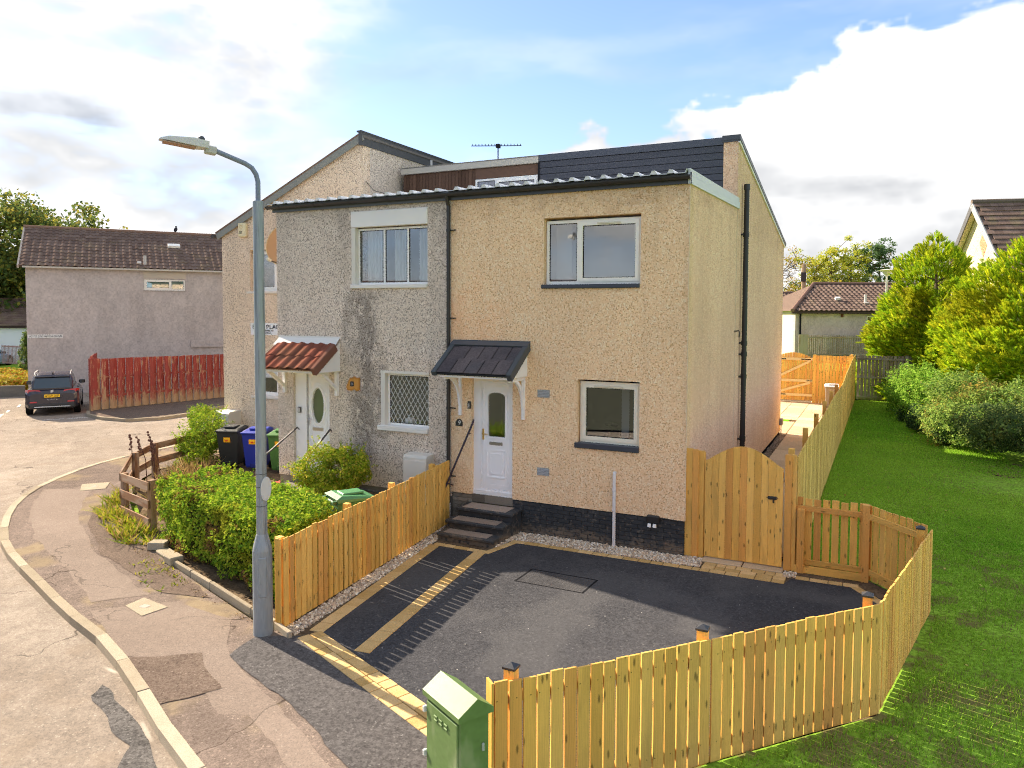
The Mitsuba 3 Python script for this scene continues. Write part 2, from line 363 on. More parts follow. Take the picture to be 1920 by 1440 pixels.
class MB:
    def __init__(self): self.v, self.f, self.c, self.uv, self.n = [], [], [], [], 0

    def raw(self, v, f, c=None, uv=None):
        v = np.asarray(v, float); f = np.asarray(f, int)
        if f.shape[1] == 4: f = np.vstack([f[:, [0, 1, 2]], f[:, [0, 2, 3]]])
        c = np.array([1, 1, 1.0]) if c is None else np.asarray(c, float)
        self.v.append(v); self.f.append(f + self.n); self.n += len(v)
        self.c.append(np.broadcast_to(c, (len(v), 3)) if c.ndim == 1 else c)
        self.uv.append(np.zeros((len(v), 2)) if uv is None else np.broadcast_to(np.asarray(uv, float), (len(v), 2)))
        return self

    def box(self, x0, x1, y0, y1, z0, z1, fr=W, c=None, along=2, k=None, bev=0.0):
        """Box in a frame; uv for timber: 10 * board + metres across, metres along."""
        if k is None: _id[0] += 1; k = _id[0]
        lo, hi = np.array([x0, y0, z0], float), np.array([x1, y1, z1], float)
        V, U, F = [], [], []
        for ax in range(3):
            a, b = [i for i in range(3) if i != ax]
            for s in (0, 1):
                q = np.zeros((4, 3)); q[:, ax] = (lo, hi)[s][ax]
                q[:, a] = [lo[a], hi[a], hi[a], lo[a]]; q[:, b] = [lo[b], lo[b], hi[b], hi[b]]
                flip = (s == 0) != (ax == 1)
                if flip: q = q[::-1]
                cr = a if b == along else b
                if ax == along: cr = a
                u = q[:, cr] - lo[cr] + 0.23 * ax
                vv = q[:, along] - lo[along] + (0.37 * s if ax == along else 0)
                F.append([len(V) * 4 + i for i in range(4)]); V.append(q); U.append(np.stack([10.0 * k + np.clip(u, -4, 4), vv], -1))
        return self.raw(fr(np.vstack(V)), F, c, np.vstack(U))

    def cbox(self, x0, x1, y0, y1, z0, z1, fr=W, c=None, b=0.01, k=None):
        """Box with chamfered edges."""
        if k is None: _id[0] += 1; k = _id[0]
        from itertools import product
        pts = []
        for sx, sy, sz in product((0, 1), repeat=3):
            p = np.array([(x0, x1)[sx], (y0, y1)[sy], (z0, z1)[sz]]); s = np.array([1 - 2 * sx, 1 - 2 * sy, 1 - 2 * sz]) * b
            for ax in range(3):
                q = p + s; q[ax] = p[ax]; pts.append(q)
        m = trimesh.convex.convex_hull(np.array(pts))
        return self.raw(fr(m.vertices[m.faces].reshape(-1, 3)), np.arange(len(m.faces) * 3).reshape(-1, 3), c, (float(k), 0))

    def tm(self, m, fr=W, c=None, k=0): return self.raw(fr(m.vertices), m.faces, c, (float(k), 0))

    def prism(self, poly, z0, z1, fr=W, c=None, k=0):
        """shapely polygon in the frame's xy, from z0 to z1."""
        for g in getattr(poly, 'geoms', [poly]):
            m = trimesh.creation.extrude_polygon(g, z1 - z0, engine='earcut'); v = np.array(m.vertices); v[:, 2] += z0
            self.raw(fr(v[m.faces].reshape(-1, 3)), np.arange(len(m.faces) * 3).reshape(-1, 3), c, (float(k), 0))
        return self

    def sheet(self, poly, z=0.0, fr=W, c=None, k=0):
        for g in getattr(poly, 'geoms', [poly]):
            v, f = trimesh.creation.triangulate_polygon(g, engine='earcut')
            self.raw(fr(np.column_stack([v, np.full(len(v), z)])), f, c, (float(k), 0))
        return self

    def tube(self, path, r, n=10, c=None, cap=True, fr=W):
        P = np.array(path, float); R = np.broadcast_to(np.asarray(r, float), (len(P),))
        tan = np.gradient(P, axis=0); tan /= np.linalg.norm(tan, axis=1, keepdims=True) + 1e-12
        up = np.array([0, 0, 1.0]) if abs(tan[0][2]) < 0.9 else np.array([1.0, 0, 0])
        a = np.arange(n) * 2 * np.pi / n; V = []
        for p, t, rr in zip(P, tan, R):
            s = np.cross(t, up); s /= np.linalg.norm(s) + 1e-12; u = np.cross(s, t); up = u
            V.append(p + rr * (np.cos(a)[:, None] * s + np.sin(a)[:, None] * u))
        F = [[i * n + j, i * n + (j + 1) % n, (i + 1) * n + (j + 1) % n, (i + 1) * n + j] for i in range(len(P) - 1) for j in range(n)]
        V = np.vstack(V); F = np.array(F); F = np.vstack([F[:, [0, 1, 2]], F[:, [0, 2, 3]]])
        if cap:
            e = len(V); V = np.vstack([V, P[0], P[-1]]); m = (len(P) - 1) * n
            F = np.vstack([F, [[e, (j + 1) % n, j] for j in range(n)], [[e + 1, m + j, m + (j + 1) % n] for j in range(n)]])
        return self.raw(fr(V), F, c)

    def build(self): return (np.vstack(self.v), np.vstack(self.f)), np.vstack(self.uv), np.vstack(self.c)


def numbered(key):
    if key not in scene and key not in used: used.add(key); return key
    i = nxt.get(key, 1)
    while f'{key}_{i:03d}' in used or f'{key}_{i:03d}' in scene: i += 1
    nxt[key] = i + 1; used.add(f'{key}_{i:03d}')
    return f'{key}_{i:03d}'


used, nxt = set(), {}


def obj(name, mb, m, parent=None, smooth=False, label=None, kind=None, **more):
    key = numbered(f'{parent}__{name}' if parent else name)
    (vf), uv, col = mb.build()
    sm = smooth
    scene[key] = mikit.ply(vf, m, smooth=sm, uv=uv if sm in (False, True) else None, color=col if sm in (False, True) else None, **more)
    if label or kind:
        labels[key] = {k: v for k, v in (('label', label), ('kind', kind)) if v}
    return key


def thing(name, label, cat, group=None):
    key = numbered(name); labels[key] = {'label': label, 'category': cat}
    if group: labels[key]['group'] = group
    return key


def tag(key, label, cat, group=None, kind=None):
    labels[key] = {'label': label, 'category': cat}
    if group: labels[key]['group'] = group
    if kind: labels[key]['kind'] = kind
    return key


def struct(name, mb, m, parent=None, **k):
    key = obj(name, mb, m, parent, **k)
    if parent is None: labels[key] = {'kind': 'structure'}
    return key


rng = np.random.default_rng(7)
WHITE, OFFW, BLACK, DGREY = (0.78, 0.78, 0.78), (0.70, 0.66, 0.55), (0.018, 0.019, 0.022), (0.045, 0.05, 0.058)
# ------------------------------------------------------------------ the ground
# kerb line of the footway: from below the frame, round the corner and up the side road
KERB = np.array([(1.6, -9.45), (-0.6, -8.52), (-2.63, -7.68), (-3.25, -7.43), (-4.43, -6.89), (-5.72, -6.36), (-6.62, -6.11), (-8.42, -5.51), (-10.6, -4.72), (-11.9, -4.0), (-13.25, -3.02),
                 (-14.24, -1.99), (-14.9, -1.0), (-15.5, 0.27), (-15.8, 1.5), (-15.95, 4.0), (-16.0, 9.0), (-16.0, 30.0)])


def resample(P, step):
    s = np.r_[0, np.cumsum(np.linalg.norm(np.diff(P, axis=0), axis=1))]
    from scipy.interpolate import PchipInterpolator
    t = np.linspace(0, s[-1], max(2, int(round(s[-1] / step)) + 1))
    return np.column_stack([PchipInterpolator(s, P[:, i])(t) for i in range(2)])


KP = resample(KERB, 0.9)


def ragged(P, amp=.05, step=.12, seed=0):
    """A polygon whose sides wander, like a hand-laid patch."""
    P = np.vstack([P, P[:1]]); Q = []
    for a, b in zip(P[:-1], P[1:]):
        a, b = np.array(a, float), np.array(b, float); n = max(1, int(np.linalg.norm(b - a) / step)); Q += [a + (b - a) * i / n for i in range(n)]
    Q = np.array(Q); z = np.zeros(len(Q)); s = 2.3
    Q = Q + np.column_stack([meshkit.fbm(np.column_stack([Q * s, z]), 3, seed) - .5, meshkit.fbm(np.column_stack([Q * s, z + 5]), 3, seed + 1) - .5]) * amp * 2.6
    return Polygon(Q).buffer(0)


struct('ground', MB().sheet(sbox(-700, -500, 700, 900), -0.16), 'lawn_base')
struct('road', MB().sheet(Polygon([(-58, -70), (40, -70), (40, -9.6), (1.7, -9.6)] + [(p[0] + .1, p[1] + .1) for p in KP] + [(-17, 60), (-58, 60)]), -0.10), 'road')
struct('verge', MB().sheet(Polygon([(-58, -70), (40, -70), (40, -16.0), (3.0, -14.6), (-3.2, -12.6), (-9.5, -10.6), (-14.5, -8.4), (-20, -5), (-26, -9), (-58, -20)]), -0.03), 'verge_grass')
pave_poly = Polygon([tuple(p) for p in KP] + [(-13.75, 30), (-13.75, 3.0), (-13.5, 2.2), (-13.45, 0.7), (-12.92, -0.18), (-11.49, -1.6), (-8.95, -3.25), (-7.3, -4.02), (-5.0, -4.85), (-4.0, -5.2), (-3.56, -5.28), (0.1, -6.85), (1.6, -7.6)])
pave = struct('pavement', MB().sheet(pave_poly.union(Polygon([(-4.02, -5.19), (-3.8, -4.9), (-3.3, -4.9), (.3, -6.4), (.3, -7.0), (-3.6, -5.6)])).buffer(-0.02), 0.0), 'pavement')
off = lambda d: np.column_stack([KP[:, 0] + d * np.gradient(KP, axis=0)[:, 1] / np.linalg.norm(np.gradient(KP, axis=0), axis=1), KP[:, 1] - d * np.gradient(KP, axis=0)[:, 0] / np.linalg.norm(np.gradient(KP, axis=0), axis=1)])
ka, kb = off(0.02), off(0.145)
for i in range(len(KP) - 14):
    g = 0.006
    q = [ka[i] * (1 - g) + ka[i + 1] * g, ka[i] * g + ka[i + 1] * (1 - g), kb[i] * g + kb[i + 1] * (1 - g), kb[i] * (1 - g) + kb[i + 1] * g]
    struct('kerb_stone', MB().prism(Polygon(q), -0.18, 0.008 + 0.008 * rng.random(), k=i), 'kerb', pave)
# relaid strips and patches in the footway
struct('relaid_strip', MB().sheet(ragged([(-14.0, -1.9), (-13.0, -1.4), (-11.3, -2.9), (-9.2, -4.05), (-6.9, -4.95), (-6.4, -5.1), (-6.9, -5.6), (-8.4, -4.95), (-10.5, -4.2), (-12.3, -3.2)]), 0.004), 'trench', pave)
struct('relaid_strip', MB().sheet(ragged([(-6.6, -5.85), (-5.9, -5.1), (-4.75, -5.2), (-4.2, -5.75), (-2.9, -6.4), (-1.4, -7.15), (-0.6, -7.7), (-0.9, -8.4), (-1.6, -7.75), (-3.0, -6.95), (-4.4, -6.3), (-5.1, -6.5)]), 0.004), 'trench', pave)
struct('worn_patch', MB().sheet(ragged([(-11.2, -1.85), (-9.0, -3.4), (-7.2, -4.15), (-5.5, -4.75), (-6.3, -4.98), (-8.6, -4.25), (-10.3, -3.35), (-11.6, -2.35)]), 0.007), 'brown_patch', pave)
struct('worn_patch', MB().sheet(ragged([(-5.0, -6.55), (-4.3, -6.05), (-3.4, -6.55), (-3.75, -7.1)]), 0.008), 'brown_patch', pave)
struct('worn_patch', MB().sheet(ragged([(-3.55, -7.15), (-2.8, -6.8), (-1.7, -7.3), (-2.4, -7.72)]), 0.008), 'pavement', pave)
struct('tarmac_strip', MB().sheet(ragged([(-4.05, -5.42), (-3.55, -5.14), (-0.95, -6.22), (0.16, -6.68), (0.9, -7.4), (-0.7, -7.95), (-1.3, -7.06), (-1.9, -6.75), (-2.45, -6.5), (-3.2, -6.2), (-3.95, -5.9)]), 0.009), 'tarmac_new', pave)
struct('road_patch', MB().sheet(ragged([(-4.72, -7.13), (-4.85, -6.92), (-4.55, -6.98), (-4.11, -7.16), (-3.29, -7.5), (-2.4, -7.93), (-1.9, -8.3), (-2.6, -8.4), (-3.25, -7.85), (-3.5, -7.6), (-3.9, -7.5), (-4.3, -7.32)]), -0.094), 'patch_grey')
# far side of the side road: footway island with its kerb in front of the red fence
isl = Polygon([(-24.4, 6.35), (-23.2, 6.05), (-22.0, 6.15), (-21.35, 6.9), (-21.3, 8.3), (-21.9, 10.2), (-22.2, 12.5), (-22.2, 26.0), (-24.4, 26.0), (-24.3, 12.7), (-25.2, 6.9)])
struct('pavement', MB().prism(isl, -0.16, 0.0), 'brown_patch')
xy = np.array(isl.buffer(0.1).exterior.coords)
ring = isl.buffer(0.13).difference(isl.buffer(0.005))
struct('kerb', MB().prism(ring, -0.17, 0.012), 'kerb')
mk = MB()
for (x, y, l) in ((-27.2, 4.6, 1.0), (-28.3, 5.5, 0.8), (-29.6, 6.7, 0.9)):
    fr, L = frame2((x, y), (x - l * .81, y + l * .58)); mk.box(0, l, -.05, .05, -.096, -.094, fr, (.62, .60, .55))
for i in range(9):
    x, y = -25.05 + .10 * i + .05 * rng.random(), 4.75 + .17 * i + .2 * rng.random(); fr, L = frame2((x, y), (x + .5, y + .75)); mk.box(0, .12 + .15 * rng.random(), -.04, .03, -.096, -.094, fr, (.66, .65, .62))
struct('road_marking', mk, 'vc')

# driveway ---------------------------------------------------------
DR = Polygon([(-3.89, -1.36), (-2.93, -1.37), (-2.72, -0.68), (-2.60, -0.62), (0.35, -0.60), (1.66, -0.62), (1.74, -0.33), (2.58, -0.30), (2.80, -0.52), (3.25, -1.2), (2.75, -3.95), (0.25, -6.72), (0.05, -6.58), (-0.97, -6.02), (-3.37, -4.98)])
drive = struct('driveway', MB().sheet(DR.buffer(0.06), 0.0095), 'tarmac')
struct('driveway_bed', MB().sheet(Polygon([(-4.5, 0.0), (-4.2, -2.8), (-3.9, -5.2), (-3.57, -5.25), (-0.97, -6.33), (0.2, -6.82), (2.9, -3.95), (3.5, -0.8), (2.7, 0.2), (1.7, 0.2), (0, 0.05)]), 0.005), 'soil')


def course(a, b, w, side, rows=1, lens=(0.14, 0.21, 0.26), z=0.018):
    """Block paving laid between two points, 'rows' courses of width w to one side."""
    fr, L = frame2(a, b)
    for r in range(rows):
        x = 0.0
        while x < L - 0.05:
            l = min(lens[rng.integers(len(lens))], L - x)
            if L - x - l < 0.07: l = L - x
            y0 = side * (r * w + (0 if side > 0 else w)); _id[0] += 1; k = _id[0]; j = 0.005
            h = z + 0.005 * rng.random()
            struct('paving_block', MB().cbox(x + j, x + l - j, y0 + j, y0 + w - j, -0.04, h, fr, b=0.006, k=k), 'paver', drive)
            x += l


course((-3.55, -5.24), (0.05, -6.75), 0.165, 1, 2, (0.17, 0.23, 0.30))
course((-3.37, -4.97), (-3.885, -1.36), 0.205, 1, 1, (0.26, 0.30))
course((-2.71, -5.20), (-3.215, -1.36), 0.215, -1, 1, (0.26, 0.30))
course((-4.02, -1.24), (-2.93, -1.24), 0.13, -1, 1, (0.2, 0.26))
course((-2.93, -1.34), (-2.76, -0.62), 0.13, 1, 1)
course((-2.90, -0.50), (0.36, -0.46), 0.135, -1, 1, (0.2, 0.26))
course((0.36, -0.14), (1.62, -0.14), 0.15, -1, 3, (0.15, 0.2, 0.24))
course((1.74, -0.16), (2.62, -0.14), 0.14, -1, 1, (0.2, 0.26))
course((2.60, -0.18), (3.2, -1.05), 0.14, -1, 1, (0.2, 0.26))
struct('gate_slab', MB().cbox(0.30, 0.92, -0.125, 0.45, -.03, .03, b=.008), 'slab', drive)
struct('gate_slab', MB().cbox(0.94, 1.54, -0.125, 0.45, -.03, .03, b=.008), 'slab', drive)

# loose stone chippings between blocks, fence and house
def stones(regions, n, name, label, z=0.0, size=(0.010, 0.024), pal=None):
    mb = MB(); o = trimesh.creation.icosahedron(); base, F = o.vertices, o.faces
    per = [int(n * r.area / sum(q.area for q in regions)) for r in regions]
    V, C = [], []
    pal = np.array(pal or [(.70, .58, .43), (.78, .68, .53), (.55, .43, .32), (.82, .77, .68), (.62, .48, .35), (.40, .33, .27)])
    for r, m in zip(regions, per):
        x0, y0, x1, y1 = r.bounds; P = np.zeros((0, 2))
        while len(P) < m:
            q = rng.random((m * 3, 2)) * [x1 - x0, y1 - y0] + [x0, y0]; P = np.vstack([P, q[contains_xy(r, q[:, 0], q[:, 1])]])
        for p in P[:m]:
            s = rng.uniform(*size); A = np.linalg.qr(rng.normal(size=(3, 3)))[0]
            V.append((base * rng.uniform(.55, 1.0, 3) * s) @ A + [p[0], p[1], z + s * rng.uniform(0.1, 1.3)]); C.append(np.repeat(pal[rng.integers(len(pal))][None] * rng.uniform(.75, 1.1), len(base), 0))
    if not V: return
    f = (F[None] + (np.arange(len(V)) * len(base))[:, None, None]).reshape(-1, 3)
    mb.raw(np.vstack(V), f, np.vstack(C))
    k = obj(name, mb, 'vc'); tag(k, label, 'gravel', kind='stuff'); return k


grav = [Polygon([(-3.62, -5.18), (-3.86, -5.08), (-4.42, -0.3), (-4.1, -1.1), (-4.06, -1.36)]), Polygon([(-3.0, -1.2), (-2.9, -0.5), (-0.0, -0.44), (0.3, -0.4), (0.0, -0.02), (-2.98, -0.02), (-3.02, -0.8)]),
        Polygon([(-0.05, -0.42), (0.34, -0.42), (0.3, 0.02), (0.0, 0.02)]), Polygon([(1.56, -0.02), (1.56, -0.34), (1.74, -0.2), (1.74, 0.0)])]
stones(grav, 9500, 'gravel', 'cream and brown stone chippings edging the new driveway', 0.0)
stones([sbox(0.0, 1.7, 0.2, 13.0), sbox(0.45, 18.5, 1.5, 21.5)], 5000, 'gravel', 'chippings beside the slab path along the house gable', 0.085, (0.012, 0.024), [(.30, .24, .18), (.40, .32, .25), (.5, .42, .33), (.22, .18, .15)])

# side path and back yard ------------------------------------------
struct('yard_base', MB().sheet(Polygon([(-8.8, 13.2), (0, 13.2), (0, 0.4), (1.65, 0.4), (1.86, 24.3), (-8.8, 24.3)]), 0.085), 'soil')
path = struct('side_path', MB().box(0.22, 1.62, 0.46, 0.5, .05, .10), 'slab')
for i in range(28):
    y = 0.55 + i * 0.80
    for x0, x1 in ((0.22, 0.90), (0.915, 1.58)):
        if y > 12.8 and x0 < .5: x0 = 0.2
        if y > 18.2 and x0 > .5 and y < 21.2: continue
        struct('paving_slab', MB().cbox(x0, x1, y, y + 0.785, .05, .118 + .006 * rng.random(), b=.006), 'slab', path)
for i in range(4):
    for j in range(8):
        struct('paving_slab', MB().cbox(-2.6 + i * .7, -1.915 + i * .7, 16.6 + j * .7, 17.285 + j * .7, .05, .118 + .006 * rng.random(), b=.006), 'slab', path)
struct('paving_slab', MB().cbox(-1.6, 0.18, 13.25, 16.1, .05, .117), 'slab', path)
struct('artificial_lawn', MB().box(-2.4, -0.05, 16.12, 16.56, .05, .125, c=(.16, .42, .02)), 'vc')

# lawn on the right --------------------------------------------------
LAWN = Polygon([(0.1, -7.35), (2.95, -4.05), (3.6, -0.75), (2.75, 0.3), (1.72, 0.25), (1.9, 24.4), (16, 24.4), (16, -14), (1.6, -14), (1.5, -9.3), (0.4, -7.7)])


def lawn_z(x, y): return 0.02 + 0.06 * meshkit.fbm(np.stack([x * .5, y * .5, x * 0], -1), 3, 5) + 0.02 * np.clip(y / 10, 0, 2) - 0.02


gx, gy = np.meshgrid(np.arange(-0.3, 16.2, .35), np.arange(-14, 24.9, .35)); gz = lawn_z(gx, gy)
inl = contains_xy(LAWN.buffer(0.12), gx, gy); nx = gx.shape[1]
quads = [[j * nx + i, j * nx + i + 1, (j + 1) * nx + i + 1, (j + 1) * nx + i] for j in range(gx.shape[0] - 1) for i in range(nx - 1) if inl[j, i] and inl[j, i + 1] and inl[j + 1, i] and inl[j + 1, i + 1]]
struct('lawn', MB().raw(np.stack([gx, gy, gz], -1).reshape(-1, 3), quads), 'lawn_base', smooth=True)
struct('lawn_edge', MB().sheet(LAWN.buffer(0.10), 0.012), 'lawn_base')


def bare(x, y):
    h = meshkit.fbm(np.stack([x * .9 + 3, y * .9, x * 0], -1), 4, 17)
    near = np.clip((1.5 - y) / 4, 0, 1) * np.clip((x - 2.4) / .8, 0, 1)
    under = np.exp(-(((x - 6.0) / 1.6) ** 2 + ((y - 8.2) / 1.0) ** 2))
    return np.clip((h - 0.51) * 6 * near + under * 1.4, 0, 1)


def blades(n, region, hmin, hmax, w, label, name='grass'):
    x0, y0, x1, y1 = region.bounds; P = rng.random((n, 2)) * [x1 - x0, y1 - y0] + [x0, y0]
    P = P[contains_xy(region, P[:, 0], P[:, 1])]; x, y = P.T
    b = bare(x, y); P = P[rng.random(len(P)) > b * .86]; x, y = P.T; m = len(P); b = bare(x, y)
    t = meshkit.fbm(np.stack([x * 1.3, y * 1.3, x * 0], -1), 4, 3); t2 = meshkit.fbm(np.stack([x * .35, y * .35, x * 0], -1), 3, 9)
    h = (hmin + (hmax - hmin) * rng.random(m)) * (0.55 + 0.9 * t) * (1 - .45 * b); a = rng.random(m) * 2 * np.pi; lean = rng.normal(0, .8, m)[:, None] * np.stack([np.cos(a + 1.2), np.sin(a + 1.2)], -1)
    z = lawn_z(x, y); ww = w * (0.7 + .6 * rng.random(m))
    A = np.stack([x - ww * np.cos(a), y - ww * np.sin(a), z - .004], -1); B = np.stack([x + ww * np.cos(a), y + ww * np.sin(a), z - .004], -1)
    Cc = np.stack([x + lean[:, 0] * h, y + lean[:, 1] * h, z + h], -1)
    V = np.stack([A, B, Cc], 1).reshape(-1, 3)
    g = np.clip(t2 * 1.3 - .15 + rng.normal(0, .12, m), 0, 1)[:, None]
    col = np.array([.18, .40, .028]) * (1 - g) + np.array([.38, .56, .06]) * g
    dry = (rng.random(m) < .05 + .30 * b + .25 * np.clip((1.0 - y) / 8, 0, .6) * (x > 2.2))[:, None]
    col = np.where(dry, np.array([.26, .21, .10]), col) * rng.uniform(.8, 1.2, m)[:, None]
    mb = MB().raw(V, np.arange(m * 3).reshape(-1, 3), np.repeat(col, 3, 0))
    k = obj(name, mb, 'leaf'); tag(k, label, 'grass', kind='stuff')


blades(150000, LAWN.intersection(sbox(0, -10.5, 5.5, 1.5)), .018, .055, .005, 'patchy mown grass round the outside of the driveway fence')
blades(170000, LAWN.intersection(sbox(1.7, 1.5, 8.5, 11)), .02, .055, .0065, 'bright green lawn between the tall fence and the shrubs')
blades(110000, LAWN.intersection(sbox(1.7, 11, 6, 24.4)), .025, .065, .010, 'far end of the lawn in front of the dark fence')
# soil under the garden hedge and planting, front gardens
struct('garden_soil', MB().sheet(Polygon([(-4.15, -5.1), (-4.55, -0.0), (-8.8, 0.0), (-8.8, 3.0), (-13.7, 3.0), (-13.4, 2.2), (-13.35, 0.7), (-12.9, -.1), (-11.4, -1.55), (-8.9, -3.2), (-7.3, -3.95), (-5.0, -4.78)]), 0.012), 'soil')
struct('garden_path', MB().box(-9.6, -7.3, -1.6, -.05, -.02, .04), 'slab')
# ground rising behind the yard fences
struct('bank', MB().sheet(sbox(-14, 27.0, 22, 140), 1.2).box(-14, 22, 26.98, 27.0, -.1, 1.2), 'lawn_base')
struct('garden_ground', MB().sheet(Polygon([(-60, 9), (-36.4, 9.0), (-33.8, 9.4), (-37, 14), (-45, 25), (-75, 36), (-90, 20)]), -0.06), 'lawn_base')
# ------------------------------------------------------------------ building helpers
XZ = lambda y: Fr((0, y, 0), (1, 0, 0), (0, 0, 1), (0, -1, 0))      # local x = X, y = Z, z towards the viewer (-Y)


def wall(parent, name, poly, fr, t, m, **k): return obj(name, MB().prism(poly, -t, 0.0, fr), m, parent, **k)


def ring(x0, x1, z0, z1, w): return sbox(x0, z0, x1, z1).difference(sbox(x0 + w, z0 + w, x1 - w, z1 - w))


def casement(parent, fr, x0, x1, z0, z1, splits, recess=.09, c=WHITE, fw=.055, sash=(), name='window', label=None, gasket=True, vent=False, sill=None, sillc=DGREY, glass='glass'):
    """A framed window in the opening; splits are mullion centres, sash the bays that open."""
    w = MB(); d = -recess
    w.prism(ring(x0, x1, z0, z1, fw), d - .05, d, fr, c)
    for s in splits: w.box(s - fw / 2, s + fw / 2, z0 + fw, z1 - fw, d - .05, d - .002, fr, c)
    win = obj(name, w, 'vc_satin', parent, label=label)
    e = [x0 + fw / 2] + list(splits) + [x1 - fw / 2]
    for i in range(len(e) - 1):
        a, b, lo, hi = e[i] + fw / 2, e[i + 1] - fw / 2, z0 + fw, z1 - fw
        if i in sash:
            sm = MB().prism(ring(a - .012, b + .012, lo - .012, hi + .012, .065), d - .04, d + .018, fr, c)
            obj('sash', sm, 'vc_satin', win); a, b, lo, hi = a + .053, b - .053, lo + .053, hi - .053
        if gasket: obj('seal', MB().prism(ring(a, b, lo, hi, .012), d - .03, d - .012, fr, (.03, .03, .03)), 'vc', win)
        obj('pane', MB().sheet(sbox(a, lo, b, hi), d - .022, fr), glass, win)
    if vent: obj('trickle_vent', MB().cbox(vent[0], vent[1], z1 - fw - .042, z1 - fw - .008, d + .018, d + .036, fr, (.62, .58, .46), b=.008), 'vc_satin', win)
    if sill: obj('sill', MB().cbox(x0 - sill[0], x1 + sill[1], z0 - sill[2], z0 - .004, -recess - .03, sill[3], fr, sillc, b=.008), 'vc_satin', parent if len(win.split('__')) > 2 else win)
    return win


def tiles(ncol, nrow, w, l, fr, prof='pan', t=.014, rnd=.006, skip=None):
    """Roof tiles in a frame (x across, y up the slope, z off the roof): one vertex/face set per tile."""
    out = []
    for j in range(nrow):
        for i in range(ncol):
            if skip and skip(i, j): continue
            _id[0] += 1
            off = (w * .5 if prof == 'flat' and j % 2 else 0)
            if prof == 'pan': xs = np.linspace(0, w * 1.04, 7); zs = np.array([.012, .0, .006, .030, .047, .034, .012]) * w / .3
            elif prof == 'double': xs = np.linspace(0, w * 1.02, 9); zs = np.array([.0, .018, .022, .006, .0, .018, .022, .006, .0]) * w / .3
            else: xs = np.array([.003, w - .003]); zs = np.zeros(2)
            x = xs + i * w + off; y0, y1 = j * l - .02, j * l + l + .04; dz = rng.normal(0, rnd * .5)
            n = len(x); lift = t * 2.1
            top = np.vstack([np.column_stack([x, np.full(n, y0), zs + lift + dz]), np.column_stack([x, np.full(n, y1), zs + t * .6 + dz])])
            bot = np.column_stack([x, np.full(n, y0), zs + lift - t + dz])
            F = [[a, a + 1, n + a + 1, n + a] for a in range(n - 1)] + [[2 * n + a, 2 * n + a + 1, a + 1, a] for a in range(n - 1)]
            V = np.vstack([top, bot])
            if prof == 'flat': F += [[0, n, 2 * n, 2 * n], [n - 1, 2 * n - 1, 3 * n - 1, 3 * n - 1]]
            out.append((fr(V), F, _id[0]))
    return out


def lay(parent, name, tl, m, joined=False):
    if joined:
        mb = MB()
        for v, f, k in tl: mb.raw(v, f, None, (float(k), 0))
        return obj(name, mb, m, parent, kind='stuff')
    for v, f, k in tl: obj(name, MB().raw(v, f, None, (float(k), 0)), m, parent)


def slope(o, across, upv):
    a = np.array(across, float); a /= np.linalg.norm(a); u = np.array(upv, float); L = np.linalg.norm(u); u /= L
    return Fr(o, a, u, np.cross(a, u)), L


# ------------------------------------------------------------------ 1. the beige end-terrace house
H1 = thing('terraced_house', 'beige pebble-dashed end terrace house with white door, black plinth and dark boarded top storey', 'house')
F0 = XZ(0.0)
fw1 = sbox(-4.47, 0.593, 0.0, 6.16)
for q in ((-4.02, 0.593, -3.17, 2.80), (-2.565, 4.50, -0.806, 5.68), (-1.904, 1.70, -0.794, 2.858)): fw1 = fw1.difference(sbox(*q))
wall(H1, 'front_wall', fw1, F0, .28, 'dash_beige')
GX = Fr((0, 0, 0), (0, 1, 0), (0, 0, 1), (1, 0, 0))
gable = Polygon([(0.28, .2), (13.2, .2), (13.2, 6.16), (4.45, 7.72), (4.45, 6.30), (0.28, 6.16)])
wall(H1, 'gable_wall', gable, GX, .31, 'dash_gable_bounce_tint')
obj('gable_footing', MB().box(-.3, -.012, .28, 13.18, -.05, .2, c=BLACK), 'vc', H1)
obj('rear_wall', MB().box(-8.8, -.31, 12.95, 13.2, .1, 6.1), 'dash_beige', H1)
obj('party_wall', MB().box(-4.6, -4.47, .28, 12.95, .1, 6.1, c=(.4, .38, .35)), 'vc', H1)
obj('floor', MB().box(-4.47, -.31, .28, 12.95, .45, .62, c=(.10, .08, .06)).box(-4.47, -.31, .28, 12.95, 3.2, 3.4, c=(.30, .29, .27)).box(-4.47, -.31, 3.7, 3.8, .62, 3.2, c=(.22, .22, .20)).box(-4.47, -.31, 2.2, 2.3, 3.4, 6.2, c=(.42, .46, .50)), 'vc', H1)
obj('corner_bead', MB().box(-.001, .006, -.006, .0015, .6, 6.1, c=(.66, .58, .46)).box(.0005, .006, 4.43, 4.45, .3, 6.25, c=(.6, .52, .40)), 'vc', H1)
# painted brick plinth
pl = obj('plinth', MB().box(-3.17, -.012, .03, .27, -.2, .585), 'plinth_black', H1)
for r in range(8):
    x = -3.17 - (.1125 if r % 2 else 0)
    while x < -.02:
        a, b = max(x + .005, -3.165), min(x + .22, -.012); x += .225
        if b - a > .03: obj('brick', MB().cbox(a, b, .012 + .003 * rng.random(), .1, r * .074 - .012, r * .074 + .054, b=.004), 'plinth_black', pl)
pg = obj('plinth', MB().box(-4.46, -4.02, .03, .27, -.1, .585), 'plinth_grey', H1, label='bare grey brick plinth left of the door')
for r in range(8):
    for a, b in ((-4.45, -4.25), (-4.24, -4.03)) if r % 2 else ((-4.45, -4.34), (-4.33, -4.12), (-4.11, -4.03)):
        obj('brick', MB().cbox(a, b, .012 + .004 * rng.random(), .1, r * .074 - .01, r * .074 + .056, b=.004, k=_id[0] + r), 'plinth_grey', pg)
